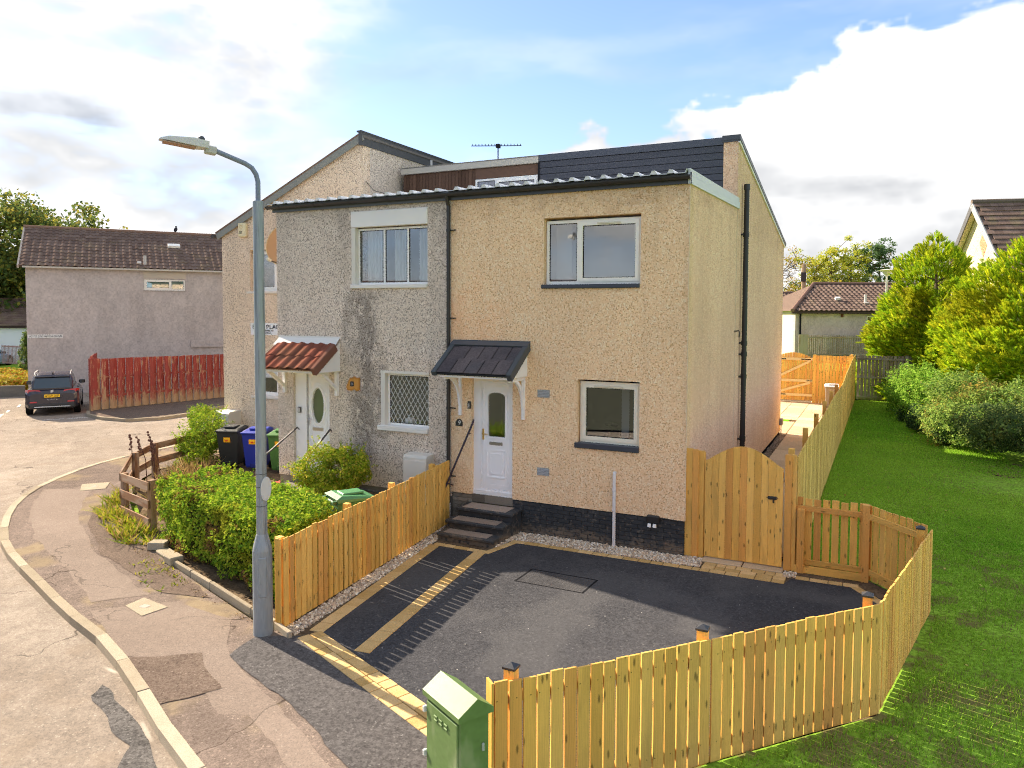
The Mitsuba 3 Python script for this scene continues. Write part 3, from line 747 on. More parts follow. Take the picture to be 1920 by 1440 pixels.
# windows
w = casement(H1, F0, -2.55, -.812, 4.515, 5.635, (-1.945,), .085, sash=(1,), label='upstairs window of two panes over a dark sill', vent=(-1.60, -1.17), sill=(.05, .0, .075, .045), sillc=(.035, .042, .06), c=(.80, .78, .72))
w2 = casement(H1, F0, -1.885, -.80, 1.755, 2.825, (), .085, sash=(0,), label='single-pane downstairs window over a dark sill', vent=(-1.62, -1.1), sill=(.06, .012, .095, .05), sillc=(.035, .042, .06), c=(.76, .72, .60))
obj('stub_sill', MB().box(-1.88, -.80, 1.70, 1.755, .02, .12, c=(.72, .68, .56)).box(-2.55, -.812, 4.50, 4.515, .02, .1, c=(.72, .68, .56)), 'vc_satin', H1)
# door: frame with side post, panelled leaf, arched light
dr_ = obj('door', MB().prism(sbox(-4.02, .64, -3.175, 2.80).difference(sbox(-3.85, .71, -3.23, 2.74)), -.14, -.07, F0, (.80, .81, .83)).box(-4.02, -3.175, .60, .68, -.14, -.045, F0, (.78, .79, .81)), 'vc_satin', H1, label='white panelled front door with an arched glass light')
arch = Polygon([(-3.72, 1.70), (-3.36, 1.70), (-3.36, 2.46)] + [(-3.54 + .18 * math.cos(t), 2.46 + .07 * math.sin(t)) for t in np.linspace(0, math.pi, 9)][1:] + [(-3.72, 2.46)])
leaf = sbox(-3.845, .715, -3.235, 2.735)
mb = MB().prism(leaf.difference(arch), -.125, -.085, F0, (.80, .81, .83))
mb.prism(arch.buffer(.028).difference(arch), -.085, -.070, F0, (.82, .83, .85))
for a, s in ((.0, .016), (.07, .012)): mb.prism(ring(-3.74 + a, -3.34 - a, .93 + a, 1.46 - a, .022), -.085, -.085 + s, F0, (.82, .83, .85))
mb.prism(sbox(-3.655, 1.015, -3.425, 1.375), -.085, -.079, F0, (.80, .81, .83))
mb.prism(ring(-3.80, -3.28, .79, 2.69, .012), -.085, -.078, F0, (.82, .83, .85))
lf = obj('leaf', mb, 'vc_satin', dr_)
obj('pane', MB().sheet(arch, -.105, F0), 'glass', dr_)
obj('letter_plate', MB().cbox(-3.69, -3.41, 1.545, 1.605, -.085, -.070, F0, (.34, .33, .31), b=.006), 'vc_metal', dr_)
obj('handle', MB().cbox(-3.835, -3.80, 1.63, 1.84, -.085, -.072, F0, (.62, .42, .12), b=.005).tube([(-3.817, -.06 + .0, 1.76)], .01).tube([(-3.817, .085, 1.76), (-3.817, .03, 1.76), (-3.70, .03, 1.755)], .009, 8, (.62, .42, .12)) if False else MB().cbox(-3.838, -3.80, 1.63, 1.84, -.085, -.072, F0, (.62, .42, .12), b=.005).tube([(-3.819, .085, 1.75), (-3.819, .035, 1.75), (-3.80, .03, 1.75), (-3.71, .03, 1.745)], .009, 8, (.62, .42, .12)), 'vc_metal', dr_)
obj('threshold', MB().box(-4.02, -3.17, .02, .27, .45, .60), 'plinth_grey', H1)
obj('hall_back', MB().box(-4.2, -3.0, 1.6, 1.65, .62, 3.2, c=(.26, .25, .23)), 'vc', H1)
# canopy with ten flat tiles
cn = obj('canopy', MB().box(-4.30, -2.90, -.74, -.715, 2.86, 2.925, c=(.82, .82, .83)).box(-4.30, -2.90, -.72, .0, 2.86, 2.875, c=(.80, .80, .80)), 'vc_satin', H1, label='dark tiled door canopy on white brackets')
cf, cL = slope((-4.37, -.80, 2.925), (1, 0, 0), (0, .74, .50))
obj('deck', MB().box(.02, 1.52, 0, cL, -.03, -.004, cf, (.05, .05, .055)), 'vc', cn)
for j in range(2):
    for i in range(5):
        _id[0] += 1; x0 = .07 + i * .28 - (.0 if j == 0 else -.0) + (.10 if j else 0)
        a, b = max(x0, .06) + .004, min(x0 + .272, 1.475) - .004
        if j and i == 0: obj('tile', MB().cbox(.06, .165, .37, .78, .002, .022, cf, b=.004), 'tile_slate', cn)
        obj('tile', MB().cbox(a, b, .0 + .37 * j, .41 + .37 * j, .016 - .012 * j + .012, .036 + .0 * j + .001 * i, cf, b=.004), 'tile_slate', cn)
obj('verge', MB().cbox(-.03, .07, -.02, cL, -.05, .055, cf, (.045, .06, .075), b=.012), 'vc_satin', cn)
obj('verge', MB().cbox(1.47, 1.57, -.02, cL, -.10, .055, cf, (.045, .06, .075), b=.012), 'vc_satin', cn)
obj('flashing', MB().box(-.03, 1.57, cL - .10, cL + .02, .03, .06, cf, (.06, .07, .085)).box(-4.42, -2.82, -.012, 0.0, 3.40, 3.50, c=(.07, .08, .095)), 'vc_satin', cn)
obj('gusset', MB().prism(Polygon([(-.70, 2.87), (0, 2.87), (0, 3.36)]), 0, .02, Fr((-2.90, 0, 0), (0, 1, 0), (0, 0, 1), (1, 0, 0)), (.80, .81, .83)), 'vc_satin', cn)
for x in (-4.28, -2.97):
    fr = Fr((x, 0, 0), (0, -1, 0), (0, 0, 1), (1, 0, 0)); cv = np.array([(.05 + .50 * (1 - math.cos(t)), 2.30 + .55 * math.sin(t)) for t in np.linspace(0, math.pi / 2, 9)])
    mb = MB().box(0, .055, 2.08, 2.86, 0, .055, fr, (.80, .80, .82)).prism(LineString(cv).buffer(.032, cap_style=2), .005, .05, fr, (.80, .80, .82)).box(.055, .60, 2.80, 2.858, .006, .05, fr, (.8, .8, .82))
    obj('bracket', mb, 'vc_satin', cn)
# steps
st = obj('steps', MB().box(-4.08, -2.98, -.40, -.02, 0, .40).box(-4.12, -2.99, -.72, -.40, 0, .265).box(-4.10, -3.00, -1.06, -.72, 0, .11), 'plinth_black', H1, label='three steps with black painted edges')
for y0, y1, z, xa, xb in ((-.46, -.0, .445, -4.10, -2.95), (-.79, -.455, .295, -4.13, -2.97), (-1.10, -.78, .145, -4.12, -2.99)):
    obj('tread', MB().cbox(xa, xb, y0, y1, z - .055, z, b=.012), 'plinth_black', st)
    obj('tread_top', MB().box(xa + .10, xb - .16, y0 + .07, y1 - (.0 if y1 < -.1 else .02), z - .01, z + .003), 'step_top', st)
hr = obj('handrail', MB().tube([(-4.43, -.30, .72), (-4.40, -.28, .80), (-3.96, -.06, 1.97), (-3.955, -.055, 2.02)], .019, 10, (.03, .02, .035)).tube([(-4.05, -.09, 1.74), (-4.05, -.01, 1.74)], .012, 8, (.03, .02, .035)).tube([(-4.40, -.28, .82), (-4.42, -.01, .72)], .012, 8, (.03, .02, .035)), 'vc_satin', H1)
pq = obj('number_plaque', MB().prism(sbox(-4.365, 1.865, -4.215, 1.95).union(Point(-4.29, 1.945).buffer(.058)), 0, .012, F0, (.02, .018, .018)), 'vc_satin', H1, label='black house number plaque reading 9')
tm = meshkit.text_mesh('9', .075, .003, True); obj('number', MB().tm(tm, Fr((-4.315, -.012, 1.895), (1, 0, 0), (0, 0, 1), (0, -1, 0)), (.72, .70, .64)), 'vc', pq)
obj('key_safe', MB().cbox(-4.10, -4.035, 2.21, 2.35, -.005, .04, F0, (.03, .03, .03), b=.01).box(-4.085, -4.05, 2.235, 2.31, .04, .044, F0, (.35, .34, .32)), 'vc_satin', H1)
for z in (2.57, 1.165):
    v = MB().box(-2.67, -2.435, z - .07, z + .07, -.002, .008, F0, (.30, .31, .32))
    vt = obj('air_vent', v, 'vc', H1)
    for i in range(5): obj('louvre', MB().box(-2.66, -2.445, z - .062 + .026 * i, z - .048 + .026 * i, .008, .02, F0, (.42, .44, .46)), 'vc', vt)
so = obj('outdoor_socket', MB().cbox(-.635, -.415, .50, .635, -.012, .07, F0, (.014, .014, .016), b=.02).tube([(-.41, -.01, .60), (-.02, -.01, .585)], .008, 6, (.02, .02, .02)), 'vc_satin', H1)
for x in (-.58, -.49): obj('plug', MB().tube([(x, -.06, .50), (x, -.075, .44)], [.028, .034], 12, (.75, .75, .74)), 'vc_satin', so)
obj('waste_pipe', MB().tube([(-1.205, .01, 1.28), (-1.205, -.035, 1.285), (-1.205, -.045, 1.25), (-1.20, -.06, .0), (-1.20, -.06, -.05)], .029, 12, (.66, .65, .66)).tube([(-1.205, -.045, 1.0), (-1.205, -.045, .97)], .036, 12, (.62, .61, .62)).tube([(-1.203, -.05, .66), (-1.203, -.05, .63)], .036, 12, (.62, .61, .62)), 'vc_satin', H1, smooth=True, label='white waste pipe running down to the chippings')
sp = obj('soil_pipe', MB().tube([(.095, 5.08, .1), (.095, 5.08, 6.80)], .056, 14, BLACK), 'vc_satin', H1, label='black soil pipe up the gable')
for z in (1.2, 2.6, 3.1, 3.35, 5.75): obj('collar', MB().tube([(.095, 5.08, z - .05), (.095, 5.08, z + .05)], .068, 14, BLACK).box(0, .06, 4.97, 5.0, z - .02, z + .02, c=BLACK), 'vc_satin', sp)
obj('vent_cap', MB().tube([(.095, 5.08, 6.74), (.095, 5.08, 6.86)], .066, 14, (.03, .03, .035)), 'vc_satin', sp)
obj('overflow_pipe', MB().tube([(.0, 4.35, 3.62), (.09, 4.35, 3.64), (.11, 4.35, 3.60), (.10, 4.37, 3.50)], .016, 8, (.12, .11, .10)), 'vc', H1)
obj('gable_box', MB().cbox(.0, .10, 12.9, 13.15, .42, .62, c=(.33, .31, .30), b=.012).tube([(.05, 13.0, .42), (.05, 13.0, .12)], .014, 8, (.15, .14, .13)), 'vc', H1)
# roof over the front: profiled sheet, fascia, gutter, flashings
def corrugated(parent, x0, x1, y0, y1, z0, z1):
    p = .286; n = int((x1 - x0) / p); xs, zs = [], []
    for i in range(n + 1):
        for dx, h in ((0, 0), (.15, 0), (.185, .062), (.235, .062), (.272, 0)):
            x = x0 + i * p + dx
            if x < x1: xs.append(x); zs.append(h)
    xs, zs = np.array(xs), np.array(zs); m = len(xs)
    V = np.vstack([np.column_stack([xs, np.full(m, y0), z0 + zs]), np.column_stack([xs, np.full(m, y1), z1 + zs]), np.column_stack([xs, np.full(m, y0), z0 + zs - .012]), np.column_stack([xs, np.full(m, y1), z1 + zs - .012])])
    F = [[i, i + 1, m + i + 1, m + i] for i in range(m - 1)] + [[2 * m + i, 2 * m + i + 1, i + 1, i] for i in range(m - 1)] + [[2 * m + i, 3 * m + i, 3 * m + i + 1, 2 * m + i + 1] for i in range(m - 1)]
    r = obj('front_roof', MB().raw(V, F, (.58, .59, .60)), 'vc_satin', parent)
    for i in range(n + 1):
        a = x0 + i * p
        if a + .28 < x1: obj('ridge_filler', MB().prism(Polygon([(a + .155, 0), (a + .187, .060), (a + .233, .060), (a + .268, 0)]), -.018, -.004, XZ(y0).__class__((0, y0, z0), (1, 0, 0), (0, 0, 1), (0, -1, 0)), (.72, .72, .71)), 'vc', r)


def gutter(parent, x0, x1, y, z, ends):
    a = np.linspace(math.pi, 2 * math.pi, 9); o = np.column_stack([np.cos(a), np.sin(a)]) * .062; i_ = o * .93
    po = Polygon(list(o) + list(i_[::-1]))
    g = obj('gutter', MB().prism(po, x0, x1, Fr((0, y, z), (0, 1, 0), (0, 0, 1), (1, 0, 0)), (.022, .023, .026)), 'vc_satin', parent)
    x = x0 + .35
    while x < x1:
        obj('bracket', MB().prism(Polygon(list(o * 1.12) + list(o[::-1] * 1.0)), x - .02, x + .02, Fr((0, y, z), (0, 1, 0), (0, 0, 1), (1, 0, 0)), (.018, .018, .02)).box(x - .02, x + .02, y + .05, y + .075, z - .05, z + .02, c=(.018, .018, .02)), 'vc_satin', g); x += .92
    if ends: obj('stop_end', MB().prism(Polygon(list(o * 1.05)), ends - .006, ends + .006, Fr((0, y, z), (0, 1, 0), (0, 0, 1), (1, 0, 0)), (.02, .02, .022)), 'vc_satin', g)
    return g


corrugated(H1, -4.50, -.02, -.13, 4.47, 6.275, 6.42)
obj('fascia', MB().box(-4.47, .035, -.055, -.03, 6.105, 6.285, c=(.045, .048, .058)).box(-4.47, .035, -.03, -.0, 6.105, 6.13, c=(.045, .048, .058)), 'vc_satin', H1)
gutter(H1, -4.47, .03, -.122, 6.225, .03)
vt = MB()
for (za, zb, zc, zd, xo) in ((6.10, 6.235, 6.265, 6.405, .028), (6.245, 6.345, 6.41, 6.50, .016)):
    vt.prism(Polygon([(-.06, za), (4.60, zc), (4.60, zd), (-.06, zb)]), -.02, xo, GX, (.50, .53, .56))
obj('verge_trim', vt, 'vc_satin', H1, label='pale grey metal verge trim at the front roof edge')
dp = obj('downpipe', MB().tube([(-4.50, -.122, 6.18), (-4.50, -.10, 6.10), (-4.50, -.055, 6.0), (-4.50, -.055, .35)], .036, 12, (.02, .018, .02)), 'vc_satin', H1, label='black rainwater downpipe between the two fronts')
for z in (5.55, 3.9, 2.2, .9): obj('clip', MB().tube([(-4.50, -.055, z - .02), (-4.50, -.055, z + .02)], .043, 12, BLACK).box(-4.56, -4.36, -.03, -.01, z - .01, z + .01, c=BLACK), 'vc_satin', dp)
obj('shoe', MB().tube([(-4.50, -.055, .38), (-4.50, -.06, .0)], .045, 12, (.6, .58, .57)), 'vc_satin', dp)
# boarded storey and main roof
cw = obj('boarded_wall', MB().box(-4.66, -.31, 4.50, 4.62, 6.25, 7.78, c=(.03, .03, .035)), 'vc', H1)
for i in range(8): obj('board', MB().box(-4.665, -.315, 4.462 - .004, 4.50, 6.44 + i * .15, 6.44 + i * .15 + .136, along=0), 'cladding_dark', cw)
obj('top_flashing', MB().box(-4.67, -.312, 4.43, 4.66, 7.64, 7.795, c=(.055, .062, .085)), 'vc_satin', cw)
obj('corner_trim', MB().box(-4.69, -4.655, 4.43, 4.47, 6.44, 7.65, c=(.02, .02, .025)), 'vc', cw)
main = lambda x0, x1: Polygon([(4.46, 7.72), (13.35, 6.12), (13.35, 6.20), (4.46, 7.80)])
obj('main_roof', MB().prism(main(0, 0), -4.66, -.31, GX, (.12, .12, .125)), 'vc', H1)
cp = Polygon([(4.40, 7.72), (4.40, 7.82), (13.35, 6.24), (13.35, 6.14)])
obj('gable_coping', MB().prism(cp, -.335, .05, GX, (.05, .055, .07)).prism(Polygon([(4.42, 7.66), (4.42, 7.72), (13.33, 6.14), (13.33, 6.08)]), .0, .035, GX, (.66, .67, .68)).box(-.335, .04, 4.415, 4.44, 7.68, 7.815, c=(.05, .055, .07)), 'vc_satin', H1)

# ------------------------------------------------------------------ 2. the grey mid-terrace house
H2 = thing('terraced_house', 'grey pebble-dashed mid terrace house with dark damp streaks and a red tiled canopy', 'house')
fw2 = sbox(-8.80, .50, -4.473, 6.16)
for q in ((-8.37, .50, -7.40, 2.84), (-6.80, 4.50, -4.995, 5.70), (-6.09, 1.66, -4.97, 2.84)): fw2 = fw2.difference(sbox(*q))
wall(H2, 'front_wall', fw2, F0, .28, 'dash_grey')
obj('side_wall', MB().box(-8.80, -8.52, .28, 3.0, .3, 6.16), 'dash_grey', H2)
obj('plinth', MB().box(-8.79, -4.475, .02, .27, -.1, .497), 'plinth_grey', H2)
obj('floor', MB().box(-8.5, -4.6, .28, 12.9, .45, .6, c=(.2, .17, .14)).box(-8.5, -4.6, .28, 12.9, 3.2, 3.4, c=(.45, .43, .4)).box(-8.5, -4.6, 3.0, 3.1, .6, 6.1, c=(.20, .20, .19)), 'vc', H2)
w = casement(H2, F0, -6.70, -5.005, 4.56, 5.68, (-6.06, -5.50), .085, label='upstairs window of three lights with net curtains', fw=.04, c=(.80, .79, .76), sill=(.12, .01, .08, .05), sillc=(.68, .67, .63))
obj('lintel_panel', MB().cbox(-6.81, -4.99, 5.70, 6.02, -.06, .022, F0, (.74, .73, .70), b=.01), 'vc_satin', w)
obj('reveal', MB().box(-6.80, -6.705, 4.50, 5.695, -.10, .012, F0, (.66, .64, .58)), 'vc', w)
lw = casement(H2, F0, -5.985, -4.985, 1.76, 2.80, (), .085, label='downstairs window with diamond leaded glass', fw=.045, c=(.80, .79, .76), sill=(.17, .01, .10, .06), sillc=(.70, .69, .66))
obj('reveal', MB().box(-6.09, -5.99, 1.66, 2.835, -.10, .012, F0, (.68, .66, .61)).box(-6.1, -4.965, 2.80, 2.85, -.09, .012, F0, (.70, .68, .62)), 'vc', lw)
ld = MB()
for k in range(-12, 14):
    for sgn in (1, -1):
        ln = LineString([(-5.5 + k * .105 - sgn * 1.5 * .62, 2.28 - 1.5), (-5.5 + k * .105 + sgn * 1.5 * .62, 2.28 + 1.5)]).intersection(sbox(-5.935, 1.81, -5.03, 2.75))
        if ln.length > .05: ld.prism(ln.buffer(.0055, cap_style=2), -.105, -.098, F0, (.55, .56, .55))
obj('leading', ld, 'vc_satin', lw)
obj('ornament', MB().tm(trimesh.creation.icosphere(2, .11), Fr((-5.62, .32, 1.83), (1, 0, 0), (0, 1, 0), (0, 0, .7)), (.7, .7, .7)), 'vc', H2)
dd = obj('door', MB().prism(sbox(-8.37, .50, -7.40, 2.84).difference(sbox(-8.05, .6, -7.46, 2.78)), -.13, -.06, F0, (.78, .78, .77)).box(-8.06, -8.04, .6, 2.8, -.06, -.055, F0, (.35, .35, .34)), 'vc_satin', H2, label='white front door with an oval glass light')
ov = affinity.scale(Point(-7.77, 2.03).buffer(1, 24), .165, .375)
mb = MB().prism(sbox(-8.03, .6, -7.465, 2.775).difference(ov), -.12, -.08, F0, (.78, .78, .77))
mb.prism(affinity.scale(ov, 1.25, 1.10).difference(ov), -.08, -.062, F0, (.80, .80, .79)).prism(affinity.scale(ov, 1.55, 1.28).difference(affinity.scale(ov, 1.46, 1.24)), -.08, -.070, F0, (.8, .8, .79))
mb.prism(ring(-7.97, -7.53, .7, 2.68, .014), -.08, -.071, F0, (.8, .8, .79))
obj('leaf', mb, 'vc_satin', dd)
obj('pane', MB().sheet(ov, -.10, F0), 'glass', dd)
obj('glass_backing', MB().box(-8.0, -7.5, .16, .17, 1.5, 2.5, c=(.10, .16, .045)), 'vc', dd)
obj('letter_plate', MB().cbox(-7.92, -7.63, 1.50, 1.57, -.08, -.062, F0, (.55, .48, .36), b=.008), 'vc_metal', dd)
obj('handle', MB().cbox(-8.02, -7.985, 1.60, 1.83, -.08, -.068, F0, (.5, .5, .52), b=.005).tube([(-8.0, .07, 1.74), (-8.0, .02, 1.74), (-7.90, .018, 1.735)], .009, 8, (.5, .5, .52)), 'vc_metal', dd)
obj('key_safe', MB().cbox(-8.285, -8.205, 1.86, 1.98, -.06, -.02, F0, (.06, .06, .06), b=.01).box(-8.265, -8.215, 1.875, 1.965, -.02, -.016, F0, (.45, .45, .44)), 'vc_satin', dd)
obj('back_wall', MB().box(-8.45, -7.2, .6, .65, .5, 3.0, c=(.22, .23, .15)), 'vc', H2)
# red canopy
cn = obj('canopy', MB().box(-8.62, -7.10, -.74, -.715, 2.79, 2.86, c=(.72, .68, .58)).box(-8.62, -7.10, -.72, 0, 2.79, 2.80, c=(.72, .66, .52)), 'vc_satin', H2, label='red tiled door canopy on white timber brackets')
cf, cL = slope((-8.66, -.82, 2.87), (1, 0, 0), (0, .62, .44))
obj('deck', MB().box(.02, 1.55, 0, cL, -.03, -.004, cf, (.2, .1, .07)), 'vc', cn)
lay(cn, 'tile', tiles(6, 2, .25, .385, Fr(cf(np.array([.03, 0, .002])), *cf.m), 'pan', .016), 'tile_red')
obj('verge', MB().cbox(1.50, 1.60, -.03, cL + .02, -.12, .055, cf, (.20, .10, .075), b=.015), 'vc', cn)
obj('flashing', MB().raw([(-8.74, -.205, 3.31), (-7.08, -.205, 3.31), (-7.12, -.004, 3.47), (-8.74, -.004, 3.47)], [[0, 1, 2, 3]], (.72, .71, .68)).box(-8.76, -7.10, -.012, 0, 3.45, 3.50, c=(.70, .69, .66)), 'vc', cn)
obj('gusset', MB().prism(Polygon([(-.72, 2.80), (0, 2.80), (0, 3.38)]), 0, .02, Fr((-7.14, 0, 0), (0, 1, 0), (0, 0, 1), (1, 0, 0)), (.76, .76, .76)), 'vc_satin', cn)
for x in (-8.62, -7.22):
    fr = Fr((x, 0, 0), (0, -1, 0), (0, 0, 1), (1, 0, 0))
    obj('bracket', MB().box(0, .06, 2.28, 2.79, 0, .07, fr, (.74, .73, .71)).prism(LineString([(.03, 2.42), (.52, 2.80)]).buffer(.034, cap_style=2), .008, .06, fr, (.74, .73, .71)), 'vc_satin', cn)
obj('step', MB().cbox(-8.45, -7.25, -.75, -.0, 0, .38, b=.012), 'plinth_grey', H2)
for P in ([(-8.42, -.95, 1.02), (-8.36, -.9, 1.06), (-8.22, -.05, 1.56)], [(-7.20, -.98, 1.10), (-7.34, -.05, 1.58)]):
    obj('handrail', MB().tube(P, .018, 8, (.05, .04, .04)).tube([P[-1], (P[-1][0], 0, P[-1][2] - .06)], .011, 8, (.05, .04, .04)).tube([P[0], (P[0][0], P[0][1], .3)], .014, 8, (.05, .04, .04)), 'vc_satin', H2)
bq = np.array([(-6.93, 2.47), (-6.88, 2.58), (-6.84, 2.66), (-6.77, 2.66), (-6.74, 2.69), (-6.70, 2.66), (-6.62, 2.67), (-6.62, 2.56), (-6.63, 2.44), (-6.68, 2.42), (-6.74, 2.46), (-6.82, 2.42), (-6.89, 2.42)])
pq = obj('number_plaque', MB().prism(Polygon(bq).buffer(.012), .002, .03, F0, (.46, .20, .035)).prism(Polygon(bq).buffer(-.02), .03, .034, F0, (.54, .26, .05)), 'vc_satin', H2, label='varnished timber slice with a dark number plate')
obj('number_plate', MB().cbox(-6.83, -6.74, 2.50, 2.60, .034, .044, F0, (.02, .02, .025), b=.008), 'vc_satin', pq)
tm = meshkit.text_mesh('8', .05, .002, True); obj('number', MB().tm(tm, Fr((-6.802, -.0445, 2.525), (1, 0, 0), (0, 0, 1), (0, -1, 0)), (.30, .30, .32)), 'vc', pq)
vt = obj('air_vent', MB().box(-6.82, -6.56, .93, 1.13, -.002, .01, F0, (.30, .33, .36)), 'vc', H2)
for i in range(6): obj('louvre', MB().box(-6.81, -6.57, .945 + .030 * i, .962 + .030 * i, .01, .024, F0, (.48, .52, .56)), 'vc', vt)
obj('waste_pipe', MB().tube([(-6.80, .0, .86), (-6.80, -.05, .86), (-6.80, -.05, .50), (-6.74, -.05, .43), (-6.1, -.06, .40), (-5.4, -.06, .36)], .022, 10, (.11, .115, .12)), 'vc_satin', H2, smooth=True)
corrugated(H2, -8.93, -4.50, -.13, 4.47, 6.275, 6.42)
obj('fascia', MB().box(-8.86, -4.475, -.055, -.03, 6.105, 6.285, c=(.07, .075, .08)), 'vc_satin', H2)
gutter(H2, -8.93, -4.475, -.122, 6.225, -8.93)
bw = obj('boarded_wall', MB().box(-8.62, -4.70, 4.52, 4.62, 6.25, 7.66, c=(.10, .055, .04)), 'vc', H2, label='brown vertical timber boarding under the roof edge')
tb = MB()
for i in range(22): tb.box(-8.62 + i * .099, -8.62 + i * .099 + .088, 4.497, 4.53, 6.4, 7.60 + .0, c=np.array((.12, .074, .056)) * rng.uniform(.75, 1.2))
obj('boards', tb, 'vc', bw, kind='stuff')
obj('panel', MB().box(-6.44, -4.70, 4.485, 4.53, 7.345, 7.60, c=(.14, .088, .068)), 'vc', bw)
casement(bw, XZ(4.50), -6.44, -4.70, 6.60, 7.34, (-5.86,), -.01, sash=(1,), c=(.74, .75, .76), fw=.05)
obj('roof_edge', MB().box(-8.66, -4.68, 4.42, 4.66, 7.62, 7.76, c=(.46, .44, .40)), 'vc', bw)
obj('main_roof', MB().prism(main(0, 0), -8.7, -4.66, GX, (.20, .19, .18)), 'vc', H2)
obj('vent_pipe', MB().tube([(-8.2, 5.2, 7.5), (-8.2, 5.2, 8.1)], .03, 8, (.6, .6, .6)), 'vc', H2)
obj('loose_cable', MB().tube([(-8.79, 3.1, 7.25), (-8.70, 3.3, 7.05), (-8.62, 3.8, 7.02), (-8.6, 4.3, 7.10)], .008, 5, (.04, .04, .04)), 'vc', H2)

# ------------------------------------------------------------------ 3. the tan house set back at the left, its high side towards us
H3 = thing('terraced_house', 'tan pebble-dashed house with a single steep roof slope behind the lamp post', 'house')
F3 = XZ(3.0)
fw3 = Polygon([(-13.66, -.05), (-8.80, -.05), (-8.80, 8.33), (-13.66, 6.15)])
for q in ((-12.62, 4.52, -11.02, 5.66), (-12.50, 1.62, -10.9, 2.78)): fw3 = fw3.difference(sbox(*q))
wall(H3, 'front_wall', fw3, F3, .28, 'dash_tan')
obj('side_wall', MB().box(-9.08, -8.80, 3.28, 13.0, .2, 8.33), 'dash_grey', H3)
obj('side_wall', MB().box(-13.66, -13.38, 3.28, 13.0, -.1, 6.1), 'dash_tan', H3)
obj('floor', MB().box(-13.38, -9.1, 3.28, 12.9, 3.2, 3.4, c=(.45, .43, .4)).box(-13.38, -9.1, 5.0, 5.1, 0, 6.1, c=(.16, .16, .17)), 'vc', H3)
casement(H3, F3, -12.60, -11.03, 4.545, 5.64, (-11.75,), .11, sash=(0,), label='upstairs window beside the satellite dish', sill=(.12, .05, .07, .05), sillc=(.62, .58, .52))
casement(H3, F3, -12.48, -10.92, 1.70, 2.76, (-11.7,), .11, sash=(0,), label='downstairs window with a half drawn blind', sill=(.12, .05, .07, .05), sillc=(.62, .58, .52))
bl = MB()
for i in range(13): bl.box(-12.4, -11.0, 3.13, 3.15, 2.70 - i * .042, 2.70 - i * .042 + .034, c=(.62, .64, .65))
obj('blind', bl, 'vc', H3)
vs, vL = slope((-13.80, 2.93, 6.12), (0, -1, 0), (5.0, 0, 2.245))
vs = Fr((-13.80, 2.93, 6.10), (0, 1, 0), np.array([5.0, 0, 2.245]) / np.hypot(5, 2.245), np.array([-2.245, 0, 5.0]) / np.hypot(5, 2.245))
rf = obj('roof', MB().box(0.02, 10.2, 0, vL + .04, -.05, .03, vs, (.16, .15, .14)), 'vc', H3)
for i in range(15):
    a = i * (vL + .02) / 15
    obj('verge_tile', MB().cbox(-.02, .30, a, a + .40, .045 - .010, .085 + .004 * rng.random(), Fr(vs((0, 0, 0)), vs.m[0], vs.m[1], vs.m[2]), b=.01), 'tile_plain', rf)
obj('barge', MB().box(-.01, .02, 0, vL + .03, -.13, .035, vs, (.25, .26, .245)), 'vc', rf)
obj('ridge_flashing', MB().box(-8.86, -8.77, 2.90, 13.0, 8.12, 8.44, c=(.10, .105, .115)).box(-8.9, -8.76, 2.88, 13.0, 8.43, 8.47, c=(.085, .09, .10)), 'vc', rf, label='dark lead flashing along the high roof edge')
obj('gutter', MB().tube([(-13.86, 2.85, 6.07), (-13.86, 13, 6.07)], .06, 8, (.08, .08, .08)), 'vc', H3)

# ------------------------------------------------------------------ 4. the grey gable-end house across the side road
FL, FR_ = np.array([-33.673, 9.574]), np.array([-28.548, 16.733])
wv = (FR_ - FL) / np.linalg.norm(FR_ - FL); nv = np.array([-wv[1], wv[0]])
FF = Fr((FL[0], FL[1], 0), (wv[0], wv[1], 0), (0, 0, 1), (-nv[0], -nv[1], 0))           # x along wall, y up, z towards us
H4 = thing('end_house', 'grey rendered house with brown pantiled roof and one small upstairs window, behind the parked car', 'house')
wall(H4, 'front_wall', sbox(0, -.3, 10.2, 6.05).difference(sbox(5.05, 4.99, 6.98, 5.56)), FF, .3, 'dash_far')
obj('side_wall', MB().prism(Polygon([(-.3, -.3), (-6.5, -.3), (-6.5, 6.05), (-3.4, 8.0), (-.3, 6.05)]), 0, .3, Fr(FF.o, (-FF.m[2][0], -FF.m[2][1], 0) @ np.eye(3) * -1, (0, 0, 1), FF.m[0])), 'dash_far', H4)
casement(H4, FF, 5.06, 6.97, 5.0, 5.55, (6.30,), .05, sash=(0,), c=(.76, .74, .68), fw=.07, sill=(.05, .05, .06, .04), sillc=(.36, .31, .28))
obj('room_back', MB().box(4.8, 7.2, 4.6, 5.9, -.6, -.55, FF, (.10, .26, .30)), 'vc', H4)
obj('lintel_panel', MB().cbox(5.03, 7.0, 5.60, 5.93, -.05, .02, FF, (.52, .46, .38), b=.01), 'vc', H4)
obj('low_band', MB().box(7.2, 10.2, 2.05, 2.40, -.05, .10, FF, (.36, .32, .29)), 'dash_far', H4)
sl, sL = slope(FF((-.25, 6.06, .25)), FF.m[0], np.array([nv[0] * 3.6, nv[1] * 3.6, 2.12]))
rf = obj('roof', MB().box(0, 10.6, 0, sL, -.06, 0, sl, (.14, .1, .08)), 'vc', H4)
lay(rf, 'tiles', tiles(35, 12, .302, .352, sl, 'pan', .022), 'tile_brown', True)
obj('ridge', MB().tube([sl((-.05, sL, .02)), sl((10.6, sL, .02))], .12, 8, (.2, .13, .10)), 'vc', rf)
obj('verge', MB().box(-.06, .02, -.02, sL, -.12, .05, sl, (.42, .38, .33)), 'vc', rf)
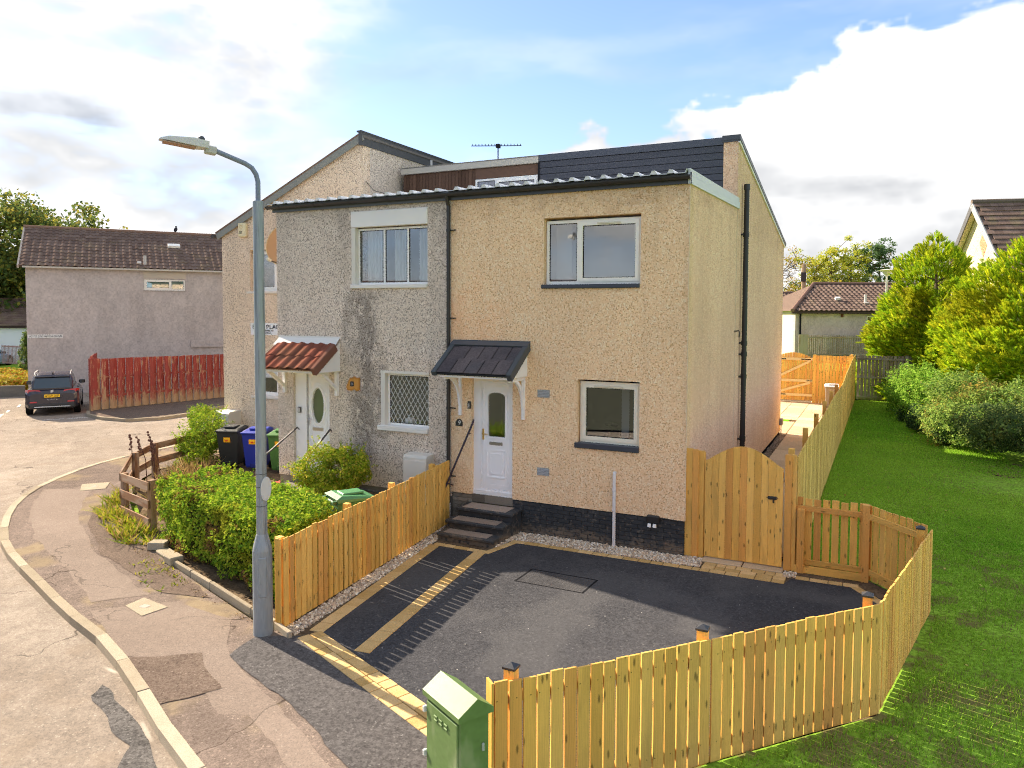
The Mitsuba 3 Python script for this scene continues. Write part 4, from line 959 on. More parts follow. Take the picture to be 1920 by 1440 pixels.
obj('gutter', MB().box(-.1, 10.4, 5.98, 6.06, .18, .28, FF, (.50, .47, .42)), 'vc', H4)
obj('roof_vent', MB().cbox(6.55, 7.15, 2.35, 2.62, .05, .20, sl, (.82, .82, .80), b=.02), 'vc', rf)
obj('vent_pipe', MB().box(5.02, 5.2, .35, .55, .02, .14, sl, (.5, .48, .45)).tube([FF((5.12, 6.28, 0)), FF((5.12, 6.75, 0))], .075, 8, (.5, .48, .45)), 'vc', rf)
sg = thing('street_sign', 'long thin white street name plate on the grey house at the far left', 'sign')
obj('plate', MB().box(.03, 1.47, 2.63, 2.79, .0, .02, FF, (.74, .73, .70)), 'vc', sg)
tm = meshkit.text_mesh('93 TO 105 NESS AVENUE', .085, .004, True); tm.apply_scale([1.34 / tm.extents[0], 1, 1]); obj('lettering', MB().tm(tm, Fr(FF((.08, 2.668, .02)), FF.m[0], FF.m[1], FF.m[2]), (.10, .10, .11)), 'vc', sg)
bd = thing('bird', 'small dark bird perched on the far brown roof ridge', 'bird')
bp = sl((7.05, sL, .14)); obj('body', MB().tm(trimesh.creation.icosphere(2, .09), Fr(bp + [0, 0, .14], wv.tolist() + [0], (nv[0] * 1.0, nv[1], 0), (.3 * wv[0], .3 * wv[1], 1.5)), (.035, .035, .045)).tm(trimesh.creation.icosphere(1, .05), Fr(bp + [.04, 0, .30]), (.03, .03, .04)).tube([bp + [0, 0, .02], bp + [0, 0, .10]], .012, 5, (.1, .08, .06)), 'vc', bd)

# ------------------------------------------------------------------ 5. low houses, bungalow and detached house beyond
def low_house(name, label, P, Q, depth, z0, ze, rise, m, tile, hip=0.0, cols=None, rows=None, window=None, wcol=None, joined=True, prof='pan', tw=.3, tl=.35):
    P, Q = np.array(P, float), np.array(Q, float); L = np.linalg.norm(Q - P); a = (Q - P) / L; b = np.array([-a[1], a[0]])
    fr = Fr((P[0], P[1], 0), (a[0], a[1], 0), (0, 0, 1), (-b[0], -b[1], 0)); H = thing(name, label, 'house')
    poly = sbox(0, z0, L, ze)
    if window: poly = poly.difference(sbox(*window))
    wall(H, 'front_wall', poly, fr, .3, m)
    for x in (0, L): obj('side_wall', MB().box(-.3 if x else 0, 0 if x else .3, z0, ze, -depth, -.3, Fr(fr((x, 0, 0)), *fr.m), wcol), 'vc' if wcol else m, H)
    if window: casement(H, fr, window[0] + .02, window[2] - .02, window[1] + .02, window[3] - .02, (), .06, fw=.07); obj('room_back', MB().box(window[0] - .2, window[2] + .2, window[1] - .2, window[3] + .2, -.62, -.6, fr, (.4, .3, .2)), 'vc', H)
    h2 = depth / 2 + .3
    sl, sL = slope(fr((-.3, ze, .3)), fr.m[0], np.array([b[0] * h2, b[1] * h2, rise]))
    rf = obj('roof', MB().raw([sl((0, 0, -.02)), sl((L + .6, 0, -.02)), sl((L + .6 - hip * 0, sL, -.02)), sl((hip, sL, -.02))], [[0, 1, 2, 3]], (.12, .08, .07)), 'vc', H)
    nc, nr = int((L + .6) / tw), int(sL / tl)
    lay(rf, 'tiles', tiles(nc, nr, tw, tl, sl, prof, .022, skip=lambda i, j: i * tw < hip * (j + .5) * tl / sL), tile, joined)
    sb, _ = slope(fr((-.3, ze, .3 - 2 * h2)), -fr.m[0], np.array([-b[0] * h2, -b[1] * h2, rise]))
    A, B, C_, D = sl((0, 0, 0)), sl((hip, sL, 0)), sl((L + .6, sL, 0)), sl((L + .6, 0, 0)); off_ = np.array([b[0], b[1], 0]) * 2 * h2
    obj('rear_slope', MB().raw([A + off_, B, C_, D + off_], [[0, 1, 2, 3]], (.16, .1, .08)), 'vc', rf)
    obj('hip_slope', MB().raw([A, B, A + off_], [[0, 1, 2]], (.165, .12, .098)), 'vc', rf); obj('hip_slope', MB().raw([D, C_, D + off_], [[0, 1, 2]], (.165, .12, .098)), 'vc', rf)
    obj('ridge', MB().tube([B + [0, 0, .03], C_ + [0, 0, .03]], .12, 8, (.17, .11, .09)).tube([A + [0, 0, .03], B + [0, 0, .03]], .11, 8, (.19, .12, .10)), 'vc', rf)
    obj('gutter', MB().box(-.3, L + .3, ze - .16, ze - .02, .15, .28, fr, (.07, .05, .045)), 'vc', H)
    return H, fr, sl, sL, rf


H5, f5, s5, L5, r5 = low_house('bungalow', 'grey rendered bungalow with a brown hipped roof beyond the yard fences', (-1.75, 35.75), (12.5, 42.9), 7.5, 1.0, 4.08, 1.75, 'dash_far', 'tile_brown', 2.9, window=(4.32, 3.28, 5.6, 3.82), wcol=(.62, .54, .42))
obj('downpipe', MB().tube([f5((.28, 4.0, .08)), f5((.28, 1.0, .08))], .05, 8, BLACK), 'vc', H5)
obj('roof_vent', MB().cbox(3.2, 3.52, 1.55, 1.75, .05, .22, s5, (.75, .74, .72), b=.02), 'vc', r5)
obj('vent_pipe', MB().box(4.75, 5.05, 1.0, 1.15, .03, .12, s5, (.5, .46, .42)).tube([s5((4.9, 1.2, 0)), s5((4.9, 1.2, 0)) + [0, 0, .55]], .08, 8, (.62, .59, .56)), 'vc', r5)
for x in (2.75, 4.78): obj('gutter_stain', MB().box(x, x + .14, 3.72, 3.95, .0, .06, f5, (.16, .07, .05)), 'vc', H5)
H5b, *_ = low_house('bungalow', 'further brown pantiled roof half hidden behind the beige gable', (-9.5, 40.5), (-1.3, 44.6), 7.5, 1.0, 3.9, 1.5, 'dash_far', 'tile_brown', 0.0)
H6, f6, s6, L6, r6 = low_house('low_house', 'low white walled house with a brown roof at the far left edge', (-60.5, 17.0), (-47.5, 26.0), 6.0, -.2, 2.75, 1.95, 'dash_far', 'tile_plain', 0.0, prof='flat', tw=.33, tl=.34, wcol=(.74, .76, .78))
obj('white_front', MB().box(0, 15.5, -.1, 2.6, .0, .03, f6, (.74, .76, .78)), 'vc', H6)
# detached house upper right
D6 = thing('detached_house', 'cream gabled house with a brown tiled roof rising behind the conifers at the right', 'house')
RT2, FW2 = np.array([math.cos(YAW), -math.sin(YAW)]), np.array([math.sin(YAW), math.cos(YAW)])
ud = RT2 - .2 * FW2; ud /= np.linalg.norm(ud); vd = np.array([ud[1], -ud[0]])                # along the ridge; from the ridge towards us
A6 = np.array([6.59, 29.0])
Gf = Fr((A6[0] + ud[0] * .32, A6[1] + ud[1] * .32, 0), (vd[0], vd[1], 0), (0, 0, 1), (-ud[0], -ud[1], 0))
gp = Polygon([(-3.3, .8), (3.3, .8), (3.3, 5.85), (0, 9.02), (-3.3, 5.85)])
wall(D6, 'gable_wall', gp, Gf, .3, 'gable_cream')
dm = obj('brick_diamond', MB().prism(Polygon([(.55, 7.98), (1.02, 7.28), (.55, 6.58), (.08, 7.28)]), 0, .01, Gf, (.62, .33, .22)), 'vc', D6, label='salmon brick diamond set in the gable')
for j in range(17):
    y = 6.63 + j * .08; hw = .47 * (1 - abs(y + .035 - 7.28) / .70)
    x = .55 - hw + .02
    while x < .55 + hw - .05:
        b = min(x + .2, .55 + hw - .01); obj('brick', MB().box(x, b, y, y + .066, .006, .02, Gf, np.array((.60, .25, .15)) * rng.uniform(.85, 1.2)), 'vc', dm); x += .215
for sgn in (1, -1):
    s6_, q6 = slope((A6[0] + vd[0] * sgn * 3.75 - ud[0] * .05 * 0, A6[1] + vd[1] * sgn * 3.75, 5.62), (ud[0], ud[1], 0), (-vd[0] * sgn * 3.75, -vd[1] * sgn * 3.75, 3.55))
    if sgn < 0: s6_ = Fr(s6_.o, s6_.m[0], s6_.m[1], -s6_.m[2])
    rf = obj('roof', MB().box(0, 12, 0, q6, -.08, -.01, s6_, (.13, .1, .085)), 'vc', D6)
    if sgn > 0:
        tl_ = tiles(30, 15, .33, q6 / 15, s6_, 'flat', .03, .004)
        lay(rf, 'tile', [t for i, t in enumerate(tl_) if i % 30 < 17], 'tile_plain'); lay(rf, 'far_tiles', [t for i, t in enumerate(tl_) if i % 30 >= 17], 'tile_plain', True)
    obj('barge_board', MB().box(-.05, .0, 0, q6, -.26, .04, s6_, (.33, .34, .36) if sgn > 0 else (.12, .12, .13)).box(.0, .30, 0, q6, -.12, -.09, s6_, (.66, .58, .40)), 'vc', rf)
r0 = np.array([A6[0], A6[1], 9.20]); obj('ridge', MB().tube([r0 - [.05 * ud[0], .05 * ud[1], 0], r0 + [12 * ud[0], 12 * ud[1], 0]], .13, 8, (.15, .12, .10)), 'vc', D6)
obj('front_wall', MB().prism(Polygon([(0.3, .8), (12, .8), (12, 5.7), (.3, 5.7)]), -.3, 0, Fr((A6[0] + vd[0] * 3.3, A6[1] + vd[1] * 3.3, 0), (ud[0], ud[1], 0), (0, 0, 1), (vd[0], vd[1], 0)), (.62, .54, .36)), 'vc', D6)
# ------------------------------------------------------------------ fences
def picket_fence(key, pts, h, side, m, w=.10, gap=.022, t=.019, rails=(.18, .62, .98), posts=(), post=.085, pm=None, z0=.03, rail_side=None, caps=(), jitter=.006, top=None, post_h=None, hitmiss=False, wj=0.0):
    """Boards, rails and posts along a ground line; side = +1 puts the boards to the left of the direction of travel."""
    pts = [np.array(p, float) for p in pts]
    hf = h if callable(h) else (lambda s: h)
    s0 = 0.0
    for a, b in zip(pts[:-1], pts[1:]):
        fr, L = frame2(a, b); x = 0.0
        for zr in rails:
            obj('rail', MB().box(0.0, L, -side * .028 - .019, -side * .028 + .019, zr - .04, zr + .04, fr, along=0), pm or m, key)
        n = max(1, int(round((L + gap) / (w + gap)))); pitch = (L + gap) / n
        for i in range(n):
            x = i * pitch; hh = hf(s0 + x) + rng.normal(0, jitter); y = side * (.0 + .010)
            if hitmiss and i % 2: y = -side * .068
            ww = pitch - gap + rng.normal(0, wj); tl = rng.normal(0, .0025)
            obj('board', MB().box(x, x + ww, y - t / 2 + tl, y + t / 2 + tl, z0, hh, fr), m, key)
        s0 += L
    for (x, y, ph) in posts:
        o = obj('post', MB().cbox(x - post / 2, x + post / 2, y - post / 2, y + post / 2, -.1, ph, Fr(), b=.004) if False else MB().box(x - post / 2, x + post / 2, y - post / 2, y + post / 2, -.1, ph), pm or m, key)
    for (x, y, ph) in caps:
        c = MB().box(x - .055, x + .055, y - .055, y + .055, ph, ph + .018, c=(.025, .026, .032)).raw([(x - .05, y - .05, ph + .018), (x + .05, y - .05, ph + .018), (x + .05, y + .05, ph + .018), (x - .05, y + .05, ph + .018), (x, y, ph + .05)], [[0, 1, 4], [1, 2, 4], [2, 3, 4], [3, 0, 4]], (.03, .032, .04))
        obj('post_cap', c, 'vc_satin', key)


K = thing('board_fence', 'new timber board fence between the hedge and the driveway', 'fence')
A, B = np.array([-3.90, -5.10]), np.array([-4.45, -.12])
dv = (B - A) / np.linalg.norm(B - A)
picket_fence(K, [A, B], lambda s: 1.16 + .012 * s, -1, 'wood_new', .097, .030, .018, (.25, 1.0), [(*(A + dv * q + np.array([-.08, -.01])), 1.195 + .012 * q if q > .3 else 1.17) for q in (.05, 1.62, 2.95, 4.45)], .085, wj=.004, hitmiss=False)
obj('end_board', MB().box(-3.99, -3.905, -5.135, -5.112, .02, 1.165), 'wood_new', K)
K = thing('picket_fence', 'new timber picket fence round the front and right of the driveway with black post caps', 'fence')
pts = [(0.17, -7.12), (2.86, -3.98), (3.49, -0.80)]
fr, L = frame2(pts[0], pts[1]); inn = lambda x: (fr((x, .085, 0))[0], fr((x, .085, 0))[1])
fr2, L2 = frame2(pts[1], pts[2]); inn2 = lambda x: (fr2((x, .085, 0))[0], fr2((x, .085, 0))[1])
P4 = [inn(.18), inn(2.05), inn(L - .06), inn2(L2 - .30)]
picket_fence(K, pts, 1.15, -1, 'wood_new', .109, .013, .019, (.20, 1.0), [(x, y, 1.205) for x, y in P4], .09, caps=[(x, y, 1.205) for x, y in P4])
obj('end_board', MB().box(.0, .02, -.02, .10, .02, 1.16, Fr(fr((-.03, 0, 0)), *fr.m)), 'wood_new', K)
K = thing('picket_fence', 'short timber picket fence beside the arched gate seen from its rail side', 'fence')
pts = [(3.44, -.70), (2.70, .16), (1.70, .17)]
picket_fence(K, pts, 1.16, -1, 'wood_new', .105, .028, .019, (.16, 1.0), [(2.69, .09, 1.17), (1.78, .08, 1.0)], .10)
obj('gravel_board', MB().box(1.70, 2.66, .05, .085, .01, .12, along=0), 'wood_new', K)
# arched side gate and its flanking boards
K = thing('arched_gate', 'arched timber side gate with a black latch at the house corner', 'gate')
GF = Fr((0, .07, 0), (1, 0, 0), (0, 0, 1), (0, -1, 0))
n = 11; gx0, gx1 = .305, 1.512; pw = (gx1 - gx0) / n
arc = lambda x: 1.60 + .285 * math.sin(math.pi * (x - gx0) / (gx1 - gx0)) ** 1.15 + .02 * (gx1 - x)
for i in range(n):
    a, b = gx0 + i * pw + .002, gx0 + (i + 1) * pw - .002
    xs = np.linspace(a, b, 4); _id[0] += 1; k = _id[0]
    V, U, F = [], [], []
    for yy in (.012, -.010):
        for x in xs: V += [GF((x, .05, yy)), GF((x, arc(x), yy))]; U += [(10 * k + x - a, 0), (10 * k + x - a, arc(x))]
    for o in (0, 8): F += [[o + 2 * j, o + 2 * j + 2, o + 2 * j + 3, o + 2 * j + 1] for j in range(3)]
    F += [[2 * j + 1, 2 * j + 3, 8 + 2 * j + 3, 8 + 2 * j + 1] for j in range(3)] + [[0, 1, 9, 8], [6, 7, 15, 14]]
    V, U = np.array(V), np.array(U); fl = np.array(F).ravel(); obj('board', MB().raw(V[fl], np.arange(len(fl)).reshape(-1, 4), None, U[fl]), 'wood_new', K)
for z in (.22, .85, 1.45): obj('rail', MB().box(gx0, gx1, z, z + .09, -.05, -.012, GF, along=0), 'wood_new', K)
for a, b, z, d in ((-.012, .10, 1.80, 0), (.105, .20, 1.79, .008), (.20, .285, 1.77, -.02), (1.535, 1.635, 1.83, .0), (1.637, 1.70, 1.83, -.03)):
    obj('post_board', MB().box(a, b, -.02, z, -.03 + d, .025 + d, GF, along=1), 'wood_new', K)
obj('post', MB().box(.19, .285, .0, 1.74, -.13, -.035, GF, along=1), 'wood_new', K); obj('post', MB().box(1.54, 1.63, 0, 1.80, -.13, -.032, GF, along=1), 'wood_new', K)
lt = MB().cbox(1.29, 1.42, 1.10, 1.155, .012, .024, GF, (.02, .02, .02), b=.004).cbox(1.36, 1.385, 1.05, 1.10, .014, .03, GF, (.02, .02, .02), b=.004).tube([GF((1.27, 1.135, .03)), GF((1.44, 1.135, .03))], .007, 6, (.02, .02, .02))
obj('latch', lt, 'vc_satin', K)
# long boundary fence, boards outward
K = thing('boundary_fence', 'long tall board fence running back along the lawn, its boards facing the grass', 'fence')
hb = lambda s: 1.80 + .06 * math.sin(s * .9) * .3 + .33 * min(1, max(0, (s - 13.5) / 6.5))
a, b = (1.70, .14), (1.88, 24.45)
picket_fence(K, [a, b], hb, -1, 'wood_side', .094, .006, .018, (.35, 1.0, 1.6), [(1.60 + .0075 * s, .14 + s, hb(s) + .09) for s in (.15, 2.4, 4.8, 7.2, 9.6, 12.0, 14.4, 16.8, 19.2, 21.6)], .09, pm='wood_new', jitter=.004)
# fence and gate closing the yard
K = thing('yard_gate', 'arched timber gate with diagonal braces at the end of the slab path', 'gate')
YF = Fr((0, 22.2, 0), (1, 0, 0), (0, 0, 1), (0, -1, 0)); x0, x1, n = -1.28, .28, 15; pw = (x1 - x0) / n
for i in range(n):
    xm = x0 + (i + .5) * pw; obj('board', MB().box(x0 + i * pw + .004, x0 + (i + 1) * pw - .004, .22, 2.05 + .24 * math.sin(math.pi * (xm - x0) / (x1 - x0)), -.02, 0, YF, along=1), 'wood_new', K)
for z in (.40, 1.02, 1.95): obj('rail', MB().box(x0, x1, z, z + .11, 0, .04, YF, along=0), 'wood_pale', K)
for (za, zb) in ((.50, 1.0), (1.14, 1.93)):
    d = np.array([x1 - .1 - x0, zb - za]); L = np.linalg.norm(d); d /= L; o = YF((x0, za, .0)); obj('brace', MB().box(0, L, -.05, .05, 0.001, .039, Fr(o, (d[0], 0, d[1]), (-d[1], 0, d[0]), (0, -1, 0)), along=0), 'wood_pale', K)
for z, xx in ((2.0, -.20), (1.08, .06), (.46, -1.2), (2.0, -1.2)): obj('strap', MB().box(xx, xx + .4 if z != 1.08 else xx + .2, z - .02, z + .02, .04, .05, YF, (.02, .02, .02)), 'vc', K)
obj('sill', MB().box(-1.4, .3, .085, .16, -.05, .08, YF, (.50, .40, .27)), 'vc', K)
K = thing('yard_fence', 'orange timber board fence between the yard gate and the long fence', 'fence')
picket_fence(K, [(.42, 22.2), (1.84, 22.25)], 2.18, -1, 'wood_new', .118, .012, .02, (.4, 1.9), [(.35, 22.2, 2.2), (1.80, 22.30, 2.25)], .12, z0=.1, rail_side=1)
K = thing('slatted_fence', 'dark weathered slatted fence closing the far end of the lawn', 'fence')
picket_fence(K, [(1.95, 24.72), (8.5, 24.95)], 2.10, 1, 'wood_grey', .115, .030, .02, (.25, 1.12, 1.95), [(x, 24.60 + .035 * (x - 2), 2.14) for x in (3.92, 6.0, 8.0)], .12, z0=.12)
# fence before the bungalow
K = thing('bungalow_fence', 'grey paling fence in front of the bungalow, too far to see its boards singly', 'fence')
fr, L = frame2((-1.35, 34.6), (6.8, 38.6)); mb = MB()
x = 0
while x < L: mb.box(x, x + .085, .0, .02, 1.0, 2.66 + rng.normal(0, .015), fr); x += .125
obj('palings', mb, 'wood_grey', K, kind='stuff')
for z in (1.5, 2.5): obj('rail', MB().box(0, L, -.06, 0, z, z + .08, fr, along=0), 'wood_grey', K)
obj('end_panel', MB().box(-.1, .45, -.10, -.06, 1.0, 2.72, fr), 'wood_grey', K)
obj('pale_section', MB().box(4.5, L, .03, .05, 1.0, 2.4, fr, (.55, .45, .35)), 'vc', K)
# red board fence across the road
K = thing('red_fence', 'red painted board fence with flaking feet beside the parked car', 'fence')
picket_fence(K, [(-25.15, 6.98), (-24.0, 12.9), (-23.6, 15.5)], lambda s: 2.06 - .012 * s, -1, 'wood_red', .175, -.012, .022, (.55, 1.3), [], .1, hitmiss=True, z0=.02)
picket_fence(K, [(-27.6, 8.9), (-25.25, 6.98)], lambda s: 2.15, -1, 'wood_red', .165, .02, .022, (.55, 1.3), [(-25.2, 6.95, 2.08)], .11, z0=.02)
# low brown ranch fence on the corner
K = thing('ranch_fence', 'low brown three-rail fence leaning round the corner garden', 'fence')
PP = [(-8.96, -3.03, .93), (-10.62, -2.35, .80), (-11.95, -1.10, .84), (-12.72, .0, .82), (-13.2, 1.9, .80)]
for x, y, h in PP[0:1] + PP[2:4]: obj('post', MB().box(x - .055, x + .055, y - .055, y + .055, -.1, h + .03), 'wood_brown', K)
obj('post', MB().box(-10.67, -10.56, -2.40, -2.30, -.1, .79), 'wood_brown', K); obj('post', MB().box(-13.25, -13.15, 1.85, 1.95, -.1, .8), 'wood_brown', K)
for (xa, ya, ha), (xb, yb, hb_) in zip(PP[:-1], PP[1:]):
    fr, L = frame2((xa, ya), (xb, yb)); dz = (hb_ - ha) / L
    for z in (.0, -.33, -.66) if ya < -2.9 else (0, -.36):
        f2 = Fr((xa, ya, ha + z), (fr.m[0][0], fr.m[0][1], dz), fr.m[1], (0, 0, 1)); obj('rail', MB().box(-.06, L + .04, .058, .085, -.15, 0, f2, along=0), 'wood_brown', K)

# ------------------------------------------------------------------ street lamp
h = np.array([-.55, -.835]); lx, ly = -4.03, -5.31
SL = thing('street_lamp', 'galvanised street lamp post with an outreach arm and flat lantern in front of the houses', 'street lamp')
obj('base', MB().tube([(lx, ly, -.1), (lx, ly, 1.06), (lx, ly, 1.08)], [.118, .118, .112], 24).tube([(lx, ly, 1.08), (lx, ly, 1.12), (lx, ly, 1.26), (lx, ly, 1.27)], [.112, .108, .072, .066], 24, cap=False), 'galvanised', SL, smooth=40)
obj('column', MB().tube([(lx, ly, 1.25), (lx, ly, 5.36), (lx, ly, 5.37)], [.066, .064, .058], 20), 'galvanised', SL, smooth=40)
toC = (EYE[:2] - [lx, ly]); toC /= np.linalg.norm(toC); tn = np.array([-toC[1], toC[0]])
df = Fr((lx + toC[0] * .113, ly + toC[1] * .113, 0), (tn[0], tn[1], 0), (0, 0, 1), (toC[0], toC[1], 0))
obj('access_door', MB().cbox(-.045, .05, .50, 1.0, -.02, .012, df, b=.01).box(.02, .028, .95, .96, .012, .014, df), 'galvanised', SL)
arm = [(0, 5.33), (0, 5.60), (.02, 5.69), (.07, 5.765), (.15, 5.81), (.46, 5.915), (.52, 5.935)]
obj('arm', MB().tube([(lx + h[0] * r, ly + h[1] * r, z) for r, z in arm], .030, 14, (.17, .21, .29)), 'vc_satin', SL, smooth=True)
ex = np.array([h[0], h[1], .10]); ex /= np.linalg.norm(ex); ey = np.array([-h[1], h[0], 0]); ez = np.cross(ex, ey); ez *= np.sign(ez[2])
LF = Fr((lx + h[0] * .49, ly + h[1] * .49, 5.925), ex * .70, ey, ez)
hd = trimesh.convex.convex_hull(np.array([(x, s * w, z) for x, w, z in ((.10, .07, .0), (.10, .055, .085), (.30, .12, -.01), (.34, .09, .085), (.74, .105, -.005), (.72, .08, .05), (.86, .055, .0), (.84, .045, .02)) for s in (1, -1)]))
hk = obj('lantern', MB().raw(LF(hd.vertices[hd.faces].reshape(-1, 3)), np.arange(len(hd.faces) * 3).reshape(-1, 3), (.50, .50, .48)).cbox(-.03, .16, -.05, .05, -.055, .04, LF, (.42, .42, .40), b=.015), 'vc_satin', SL)
obj('lens', MB().box(.30, .80, -.085, .085, -.022, -.012, LF, (.34, .22, .12)), 'vc_gloss', hk)
obj('photocell', MB().tube([LF((.22, 0, .085)), LF((.22, 0, .115)), LF((.22, 0, .135))], [.038, .038, .02], 12, (.04, .045, .06)), 'vc_satin', hk)
for z in (1.86, 2.02, 1.62): obj('band', MB().tube([(lx, ly, z), (lx, ly, z + .008)], .0685, 18, (.10, .10, .10)), 'vc', SL)
da = math.atan2(toC[1], toC[0]) + .85; dk = Fr((lx, ly, 1.84), (-math.sin(da), math.cos(da), 0), (0, 0, 1), (math.cos(da), math.sin(da), 0))
obj('disc_sign', MB().prism(affinity.scale(Point(0, 0).buffer(.11, 16), .85, 1.35), .068, .074, dk, (.55, .56, .56)), 'vc_satin', SL, label='faded round grey disc strapped to the post')

# ------------------------------------------------------------------ green roadside cabinet
CB = thing('street_cabinet', 'green roadside cabinet with a pitched top at the end of the front fence', 'cabinet')
cx = Fr((-.32, -7.35, 0), (.882, -.47, 0), (.47, .882, 0), (0, 0, 1))
body = obj('body', MB().cbox(.012, .498, .012, .268, -.1, 1.10, cx, b=.008), 'cabinet_paint', CB)
rp = Polygon([(-.012, 1.085), (.292, 1.085), (.292, 1.115), (.14, 1.205), (-.012, 1.125)])
obj('top', MB().prism(Polygon([(-.015, 1.06), (.295, 1.06), (.295, 1.10), (.15, 1.20), (-.015, 1.10)]), -.012, .522, Fr(cx.o, cx.m[1], cx.m[2], cx.m[0])), 'cabinet_paint', CB)
cF = Fr(cx.o, cx.m[0], (0, 0, 1), -cx.m[1])
dk = obj('door', MB().cbox(.03, .482, .12, 1.03, -.016, .004, cF, b=.006), 'cabinet_paint', CB)
for i in range(3):
    for j in range(2): obj('vent', MB().cbox(.155 + i * .075, .205 + i * .075, .925 + j * .03, .942 + j * .03, .003, .014, cF, b=.005), 'cabinet_paint', dk)
obj('lock', MB().tube([cF((.44, .62, .004)), cF((.44, .62, .02))], .016, 10, (.5, .5, .5)), 'vc_metal', dk)
for z in (.93, .58): obj('hinge', MB().cbox(.0, .03, z, z + .05, -.01, .025, cF, (.55, .56, .55), b=.006), 'vc_satin', CB)
obj('side_lock', MB().cbox(.20, .222, .78, .84, .0, .016, Fr(cx((.498, 0, 0)), cx.m[1], (0, 0, 1), cx.m[0]), (.32, .36, .33), b=.005), 'vc_satin', CB)

# ------------------------------------------------------------------ wheelie bins
def bin_(x, y, face, c, label, sticker=True, group=None, lid=None, hgt=1.0):
    k = thing('wheelie_bin', label, 'bin', group); fr = Fr((x, y, 0), (math.cos(face), math.sin(face), 0), (-math.sin(face), math.cos(face), 0), (0, 0, 1))
    c = np.array(c); lc = c * 1.08 if lid is None else np.array(lid)
    pts = np.array([(sx * w, yy, z) for z, w, y0, y1 in ((.10, .20, -.20, .22), (.14, .215, -.22, .24), (.95, .275, -.30, .30)) for sx in (1, -1) for yy in (y0, y1)])
    hl = trimesh.convex.convex_hull(pts); obj('body', MB().raw(fr(hl.vertices[hl.faces].reshape(-1, 3)), np.arange(len(hl.faces) * 3).reshape(-1, 3), c).cbox(-.285, .285, -.315, .31, .93, .965, fr, c * .92, b=.01).cbox(-.10, .10, -.245, -.19, .10, .20, fr, c * .6, b=.01), 'vc_satin', k)
    lp = np.array([(sx * w, yy, z) for (w, yy, z) in ((.295, -.36, .965), (.295, .28, .975), (.295, -.36, .985), (.29, .30, 1.03), (.24, -.24, 1.035), (.25, .22, 1.075))] * 1 for sx in (1, -1)) if False else np.array([(sx * w, yy, z) for sx in (1, -1) for (w, yy, z) in ((.295, -.36, .968), (.295, .30, .972), (.295, -.36, .99), (.29, .32, 1.03), (.235, -.22, 1.03), (.24, .22, 1.07))])
    hl = trimesh.convex.convex_hull(lp); ld = obj('lid', MB().raw(fr(hl.vertices[hl.faces].reshape(-1, 3)), np.arange(len(hl.faces) * 3).reshape(-1, 3), lc).cbox(-.14, .14, -.20, .16, 1.045, 1.082, fr, lc * 1.05, b=.012), 'vc_satin', k)
    obj('handle', MB().tube([(-.25, .36, .98), (.25, .36, .98)], .018, 8, c * .8, fr=fr).box(-.25, -.2, .28, .37, .95, 1.0, fr, c * .8).box(.2, .25, .28, .37, .95, 1.0, fr, c * .8), 'vc_satin', k)
    for sx in (-1, 1): obj('wheel', MB().tube([(sx * .20, .27, .10), (sx * .25, .27, .10)], .10, 14, (.02, .02, .02), fr=fr).tube([(sx * .25, .27, .10), (sx * .255, .27, .10)], .05, 10, (.06, .06, .06), fr=fr), 'vc', k)
    if sticker:
        o = np.array([0, -.288, .76]); s_ = Fr(fr((-.10, -.2835, .70)), fr.m[0], fr.m[2], -fr.m[1])
        obj('sticker', MB().box(0, .17, .0, .12, -.02, .012, s_, (.85, .40, .02)), 'vc', k)
        obj('sticker_print', MB().box(.02, .15, .075, .10, .012, .0135, s_, (.88, .62, .05)).box(.05, .115, .025, .065, .012, .0135, s_, (.62, .08, .03)), 'vc', k)
    return k


fa = math.radians(22)
bin_(-12.0, 1.72, fa, (.022, .026, .027), 'black wheelie bin, leftmost of the row against the tan house')
bin_(-11.22, 1.80, fa, (.012, .03, .30), 'bright blue wheelie bin between the black and the green one')
bin_(-10.42, 1.86, fa, (.05, .15, .035), 'green wheelie bin half hidden behind the street lamp')
bin_(-4.95, -2.45, math.radians(150), (.04, .16, .06), 'green wheelie bin whose lid shows above the driveway fence', False, lid=(.055, .19, .075))
bin_(1.12, 21.2, math.radians(5), (.26, .23, .21), 'grey-brown wheelie bin standing behind the far end of the long fence', False, lid=(.42, .44, .50))

# ------------------------------------------------------------------ boxes and fittings that stand or hang on the houses
def meter(x0, x1, y0, y1, z0, z1, label):
    k = thing('meter_box', label, 'meter box'); pr = Polygon([(y0, z0), (y1, z0), (y1, z1), (y0 + .05, z1 - .01), (y0, z1 - .06)])
    obj('case', MB().prism(pr, x0, x1, Fr((0, 0, 0), (0, 1, 0), (0, 0, 1), (1, 0, 0)), (.60, .58, .52)), 'vc_satin', k)
    obj('door', MB().cbox(x0 + .025, x1 - .025, z0 + .04, z1 - .10, -y0 - .006, -y0 + .008, Fr((0, 0, 0), (1, 0, 0), (0, 0, 1), (0, -1, 0)), (.64, .62, .57), b=.004), 'vc_satin', k)


